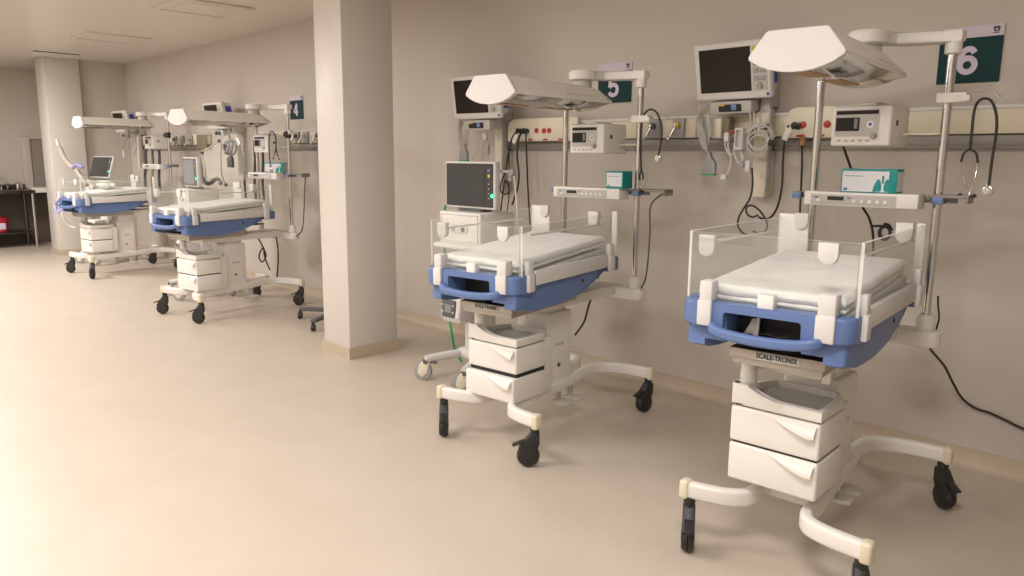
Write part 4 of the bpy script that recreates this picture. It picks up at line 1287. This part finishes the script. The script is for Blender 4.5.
# flow sensor on white stick (second bay)
t = thing('breathing_circuit_arm', 'white holder arm with a grey joint beside the second bay ventilator', 'holder arm', at(512, 176, Y=-.75)); c0 = at(512, 176, Y=-.75)
b = new(); tube(b, [at(497, 171, Y=-.78) - c0, at(506, 171.5, Y=-.76) - c0, at(513, 172, Y=-.75) - c0], .008, 8); tube(b, [at(514, 176, Y=-.75) - c0, at(516, 195, Y=-.75) - c0, at(518, 225, Y=-.75) - c0], .005, 8); obj('arm_rod', b, 'bright', t)
b = new(); ball(b, at(511.5, 173, Y=-.75) - c0, .028, (1, .8, 1)); cyl(b, at(510, 177, Y=-.75) - c0, at(511, 181, Y=-.75) - c0, .014); obj('arm_joint', b, 'grey', t)

# number 4 bay: plastic dust cover, hoses
t = thing('dust_cover', 'pale plastic dust cover draped behind the number 4 warmer', 'dust cover', at(224, 175, Y=-.5)); c0 = at(224, 175, Y=-.5)
out = [(202, 163), (204, 152), (211, 146), (218, 141), (223, 136), (232, 132), (240, 136), (245, 148), (246, 165), (244, 178), (236, 186), (226, 187), (216, 183), (206, 179)]
b = new()
P = [at(x, y, Y=-.5) - c0 for x, y in out]
n = len(P)
cen = sum(P, Vector()) / n
rings = []
for k, (f, dy) in enumerate(((1, .0), (.97, -.012), (.8, -.02), (.5, -.028), (.2, -.03))):
    rings.append([b.verts.new(cen + (p - cen) * f + Vector((0, dy + .012 * math.sin(i * 2.1 + k), 0))) for i, p in enumerate(P)])
back = [b.verts.new(p + Vector((0, .03, 0))) for p in P]
rings = [back] + rings
for r0, r1 in zip(rings, rings[1:]):
    for i in range(n):
        b.faces.new((r0[i], r0[(i + 1) % n], r1[(i + 1) % n], r1[i]))
b.faces.new(rings[-1]); b.faces.new(rings[0][::-1])
obj('plastic_sheet', b, 'film', t, angle=60)
b = new(); tube(b, [at(206, 178, Y=-.62) - c0, at(205, 170, Y=-.63) - c0, at(203, 160, Y=-.62) - c0, at(202, 152, Y=-.6) - c0, at(210, 147, Y=-.6) - c0, at(219, 141, Y=-.6) - c0], .008, 8)
tube(b, [at(221, 140, Y=-.62) - c0, at(221, 160, Y=-.63) - c0, at(222, 175, Y=-.63) - c0, at(226, 186, Y=-.62) - c0], .007, 8)
obj('seam_cord', b, 'midgrey', t)
b = new()
for x, y in ((202, 153), (219, 141), (226, 185)):
    ball(b, at(x, y, Y=-.62) - c0, .018)
obj('clip', b, 'slate', t)
t = thing('breathing_hose', 'pale bent hose lying behind the number 4 mattress', 'hose', at(212, 182, Y=-.75)); c0 = at(212, 182, Y=-.75)
b = new(); tube(b, [at(203, 178, Y=-.75) - c0, at(206, 183, Y=-.75) - c0, at(211, 183, Y=-.75) - c0, at(215, 179.5, Y=-.75) - c0, at(219, 180, Y=-.75) - c0, at(221, 184, Y=-.75) - c0], .02, 10); obj('corrugated_hose', b, 'grey', t)

# farthest bay: hose on arm, lilac tubing
t = thing('breathing_hose', 'pale breathing hose on a raised arm in front of the far column', 'hose', at(70, 165, Y=-1.15)); c0 = at(70, 165, Y=-1.15)
b = new(); tube(b, [at(60, 148, Y=-1.15) - c0, at(64, 157, Y=-1.15) - c0, at(70, 165, Y=-1.15) - c0, at(76, 169, Y=-1.12) - c0, at(82, 178, Y=-1.1) - c0, at(87, 185, Y=-1.1) - c0], .03, 10); obj('corrugated_hose', b, 'hose', t)
b = new(); cyl(b, at(57, 140, Y=-1.15) - c0, at(59, 147, Y=-1.15) - c0, .022, seg=12); obj('hose_connector', b, 'bright', t)
b = new(); tube(b, [at(73, 168, Y=-1.18) - c0, at(76, 165, Y=-1.18) - c0, at(80, 166, Y=-1.18) - c0, at(83, 167.5, Y=-1.18) - c0], .022, 8); obj('lilac_joint', b, 'purple', t)
t = thing('breathing_hose', 'lilac hose looping below the tray of the farthest warmer', 'hose', at(58, 205, Y=-1.62)); c0 = at(58, 205, Y=-1.62)
b = new(); tube(b, [at(60, 199, Y=-1.6) - c0, at(56, 204, Y=-1.62) - c0, at(56, 210, Y=-1.64) - c0, at(59, 212, Y=-1.64) - c0, at(63, 209, Y=-1.6) - c0], .018, 8); obj('lilac_tube', b, 'purple', t)
b = new(); tube(b, [at(62, 212, Y=-1.62) - c0, at(64, 219, Y=-1.6) - c0, at(69, 225, Y=-1.55) - c0, at(76, 228, Y=-1.5) - c0], .014, 8); obj('white_tube', b, 'bright', t)
t = thing('resuscitation_mask_bag', 'white rounded bag lying at the head of the farthest mattress', 'bag', loc_of(wA, (-.1, -.05, 1.068)), .3)
b = new(); ball(b, (0, 0, .045), .11, (1.3, .8, .5), 20); cyl(b, (.12, 0, .045), (.2, 0, .04), .025, .02, 16); obj('bag_body', b, 'bright', t)
sensor_leads('tangled leads hanging under the farthest heater', [[(124, 128), (126, 140), (123, 148), (127, 152), (130, 142)], [(130, 130), (133, 142), (128, 150), (124, 157)], [(134, 132), (137, 145), (134, 156)]], -.4, 'grey', blocks=((128, 134, .1, .12, 'olive'), (136, 131, .14, .08, 'slate'), (124, 154, .04, .1, 'bright')))

# ------------------------------------------------------------------ wheeled stand behind the column
sc_ = at(340, 309, z=.1)
t = thing('equipment_stand', 'grey wheeled stand base peeking out left of the near column', 'stand', (sc_.x, sc_.y, 0))
b = new()
ends = []
for q in ((300, 308), (313, 320)):
    p = at(*q, z=.10) - Vector((sc_.x, sc_.y, 0)); ends.append(p)
for a in (70, 140, 215):
    v = Matrix.Rotation(deg(a), 3, 'Z') @ (ends[1].normalized() * .26); ends.append(v)
for p in ends:
    d = Vector((p.x, p.y, 0)).normalized(); s = Vector((-d.y, d.x, 0))
    prism(b, [((s * .035).x, (s * .035).y), ((s * -.035).x, (s * -.035).y), ((p - s * .025).x, (p - s * .025).y), ((p + s * .025).x, (p + s * .025).y)], .075, .105, 'z', .006)
cyl(b, (0, 0, .07), (0, 0, .14), .05, seg=20)
obj('star_base', b, 'slate', t)
for p in ends:
    b = new(); cyl(b, (p.x, p.y, .05), (p.x, p.y, .078), .014, seg=12); cyl(b, (p.x - .012, p.y - .012, .03), (p.x + .012, p.y + .012, .03), .03, seg=18, bev=.004); obj('caster', b, 'black', t)
b = new(); cyl(b, (0, 0, .13), (0, 0, 1.25), .013, seg=16); obj('stand_pole', b, 'metal', t)

# ------------------------------------------------------------------ sink bench in the recess
t = thing('sink_bench', 'dark stainless sink bench at the far left', 'bench', (-14.40, -2.3, 0))
b = new(); bx(b, -.34, .33, -1.3, 1.24, .86, .915, .006); bx(b, -.335, -.30, -1.3, 1.24, .90, .99, .004); obj('worktop', b, 'sinksteel', t)
b = new(); bx(b, -.32, .30, -1.28, 1.2, .23, .255, .004); obj('lower_shelf', b, 'sinksteel', t)
b = new(); bx(b, -.18, .16, -.6, .6, .62, .86, .02); obj('sink_bowl', b, 'olive', t)
for x in (-.28, .29):
    for y in (-1.24, 1.2):
        b = new(); cyl(b, (x, y, 0), (x, y, .87), .02, seg=16); tag(obj('leg', b, 'metal' if x > 0 else 'sinksteel', t), 'steel tube leg')
t = thing('tap', 'chrome swan neck tap on the sink bench', 'tap', (-14.58, -1.52, .9165))
b = new(); cyl(b, (0, 0, 0), (0, 0, .03), .03, seg=18); tube(b, [(0, 0, .0), (0, 0, .2), (.02, 0, .28), (.09, 0, .32), (.16, 0, .29), (.17, 0, .24)], .014, 12); obj('spout', b, 'chrome', t)
for s in (-1, 1):
    b = new(); cyl(b, (0, s * .1, 0), (0, s * .1, .05), .018, seg=14); box(b, (.02, s * .1, .06), (.07, .02, .015), .005); obj('tap_handle', b, 'chrome', t)
for i, (y, h, l, m_) in enumerate(((-1.34, .07, 'small steel pot on the sink bench, nearer the tap', 'sinksteel'), (-1.20, .09, 'small steel pot on the sink bench, nearer the column', 'metal'))):
    t = thing('steel_pot', l, 'pot', (-14.5, y, .915)); b = new(); lathe(b, [(.055, 0), (.06, .01), (.062, h), (.066, h + .004), (.04, h + .012), (.012, h + .022)]); obj('pot_body', b, m_, t)
    b = new(); ball(b, (0, 0, h + .028), .012); obj('pot_knob', b, 'chrome', t)
t = thing('sharps_bin', 'red plastic bin on the lower shelf of the sink bench', 'bin', (-14.24, -1.56, .256))
b = new(); lathe(b, [(.10, 0), (.11, .01), (.125, .20), (.13, .21), (.13, .225), (.06, .235)]); obj('bin_body', b, 'redbin', t)
b = new(); cyl(b, (0, 0, .23), (0, 0, .25), .05, seg=20); obj('bin_lid', b, 'redbin', t)
b = new(); box(b, (.118, .0, .1), (.012, .12, .1), .004); obj('bin_label', b, 'signlilac', t)

# ------------------------------------------------------------------ world, camera
w = bpy.data.worlds.new('world'); scn.world = w; w.use_nodes = True
w.node_tree.nodes['Background'].inputs[0].default_value = (1, .9, .8, 1)
w.node_tree.nodes['Background'].inputs[1].default_value = .05

cd = bpy.data.cameras.new('camera'); cam = bpy.data.objects.new('camera', cd); COL.objects.link(cam)
cd.sensor_width = 36; cd.sensor_fit = 'HORIZONTAL'; cd.lens = F_PX / 1024 * 36
cd.clip_start = .02; cd.clip_end = 60
mw = Matrix((RT, UP, -FW)).transposed().to_4x4(); mw.translation = EYE_P
cam.matrix_world = mw
scn.camera = cam

scn.view_settings.view_transform = 'Standard'
scn.view_settings.look = 'None'
scn.view_settings.gamma = 1
scn.view_settings.use_curve_mapping = False
scn.view_settings.exposure = -.42
scn.cycles.use_denoising = True
scn.cycles.max_bounces = 10
scn.cycles.transparent_max_bounces = 24
scn.cycles.caustics_reflective = False
scn.cycles.caustics_refractive = False
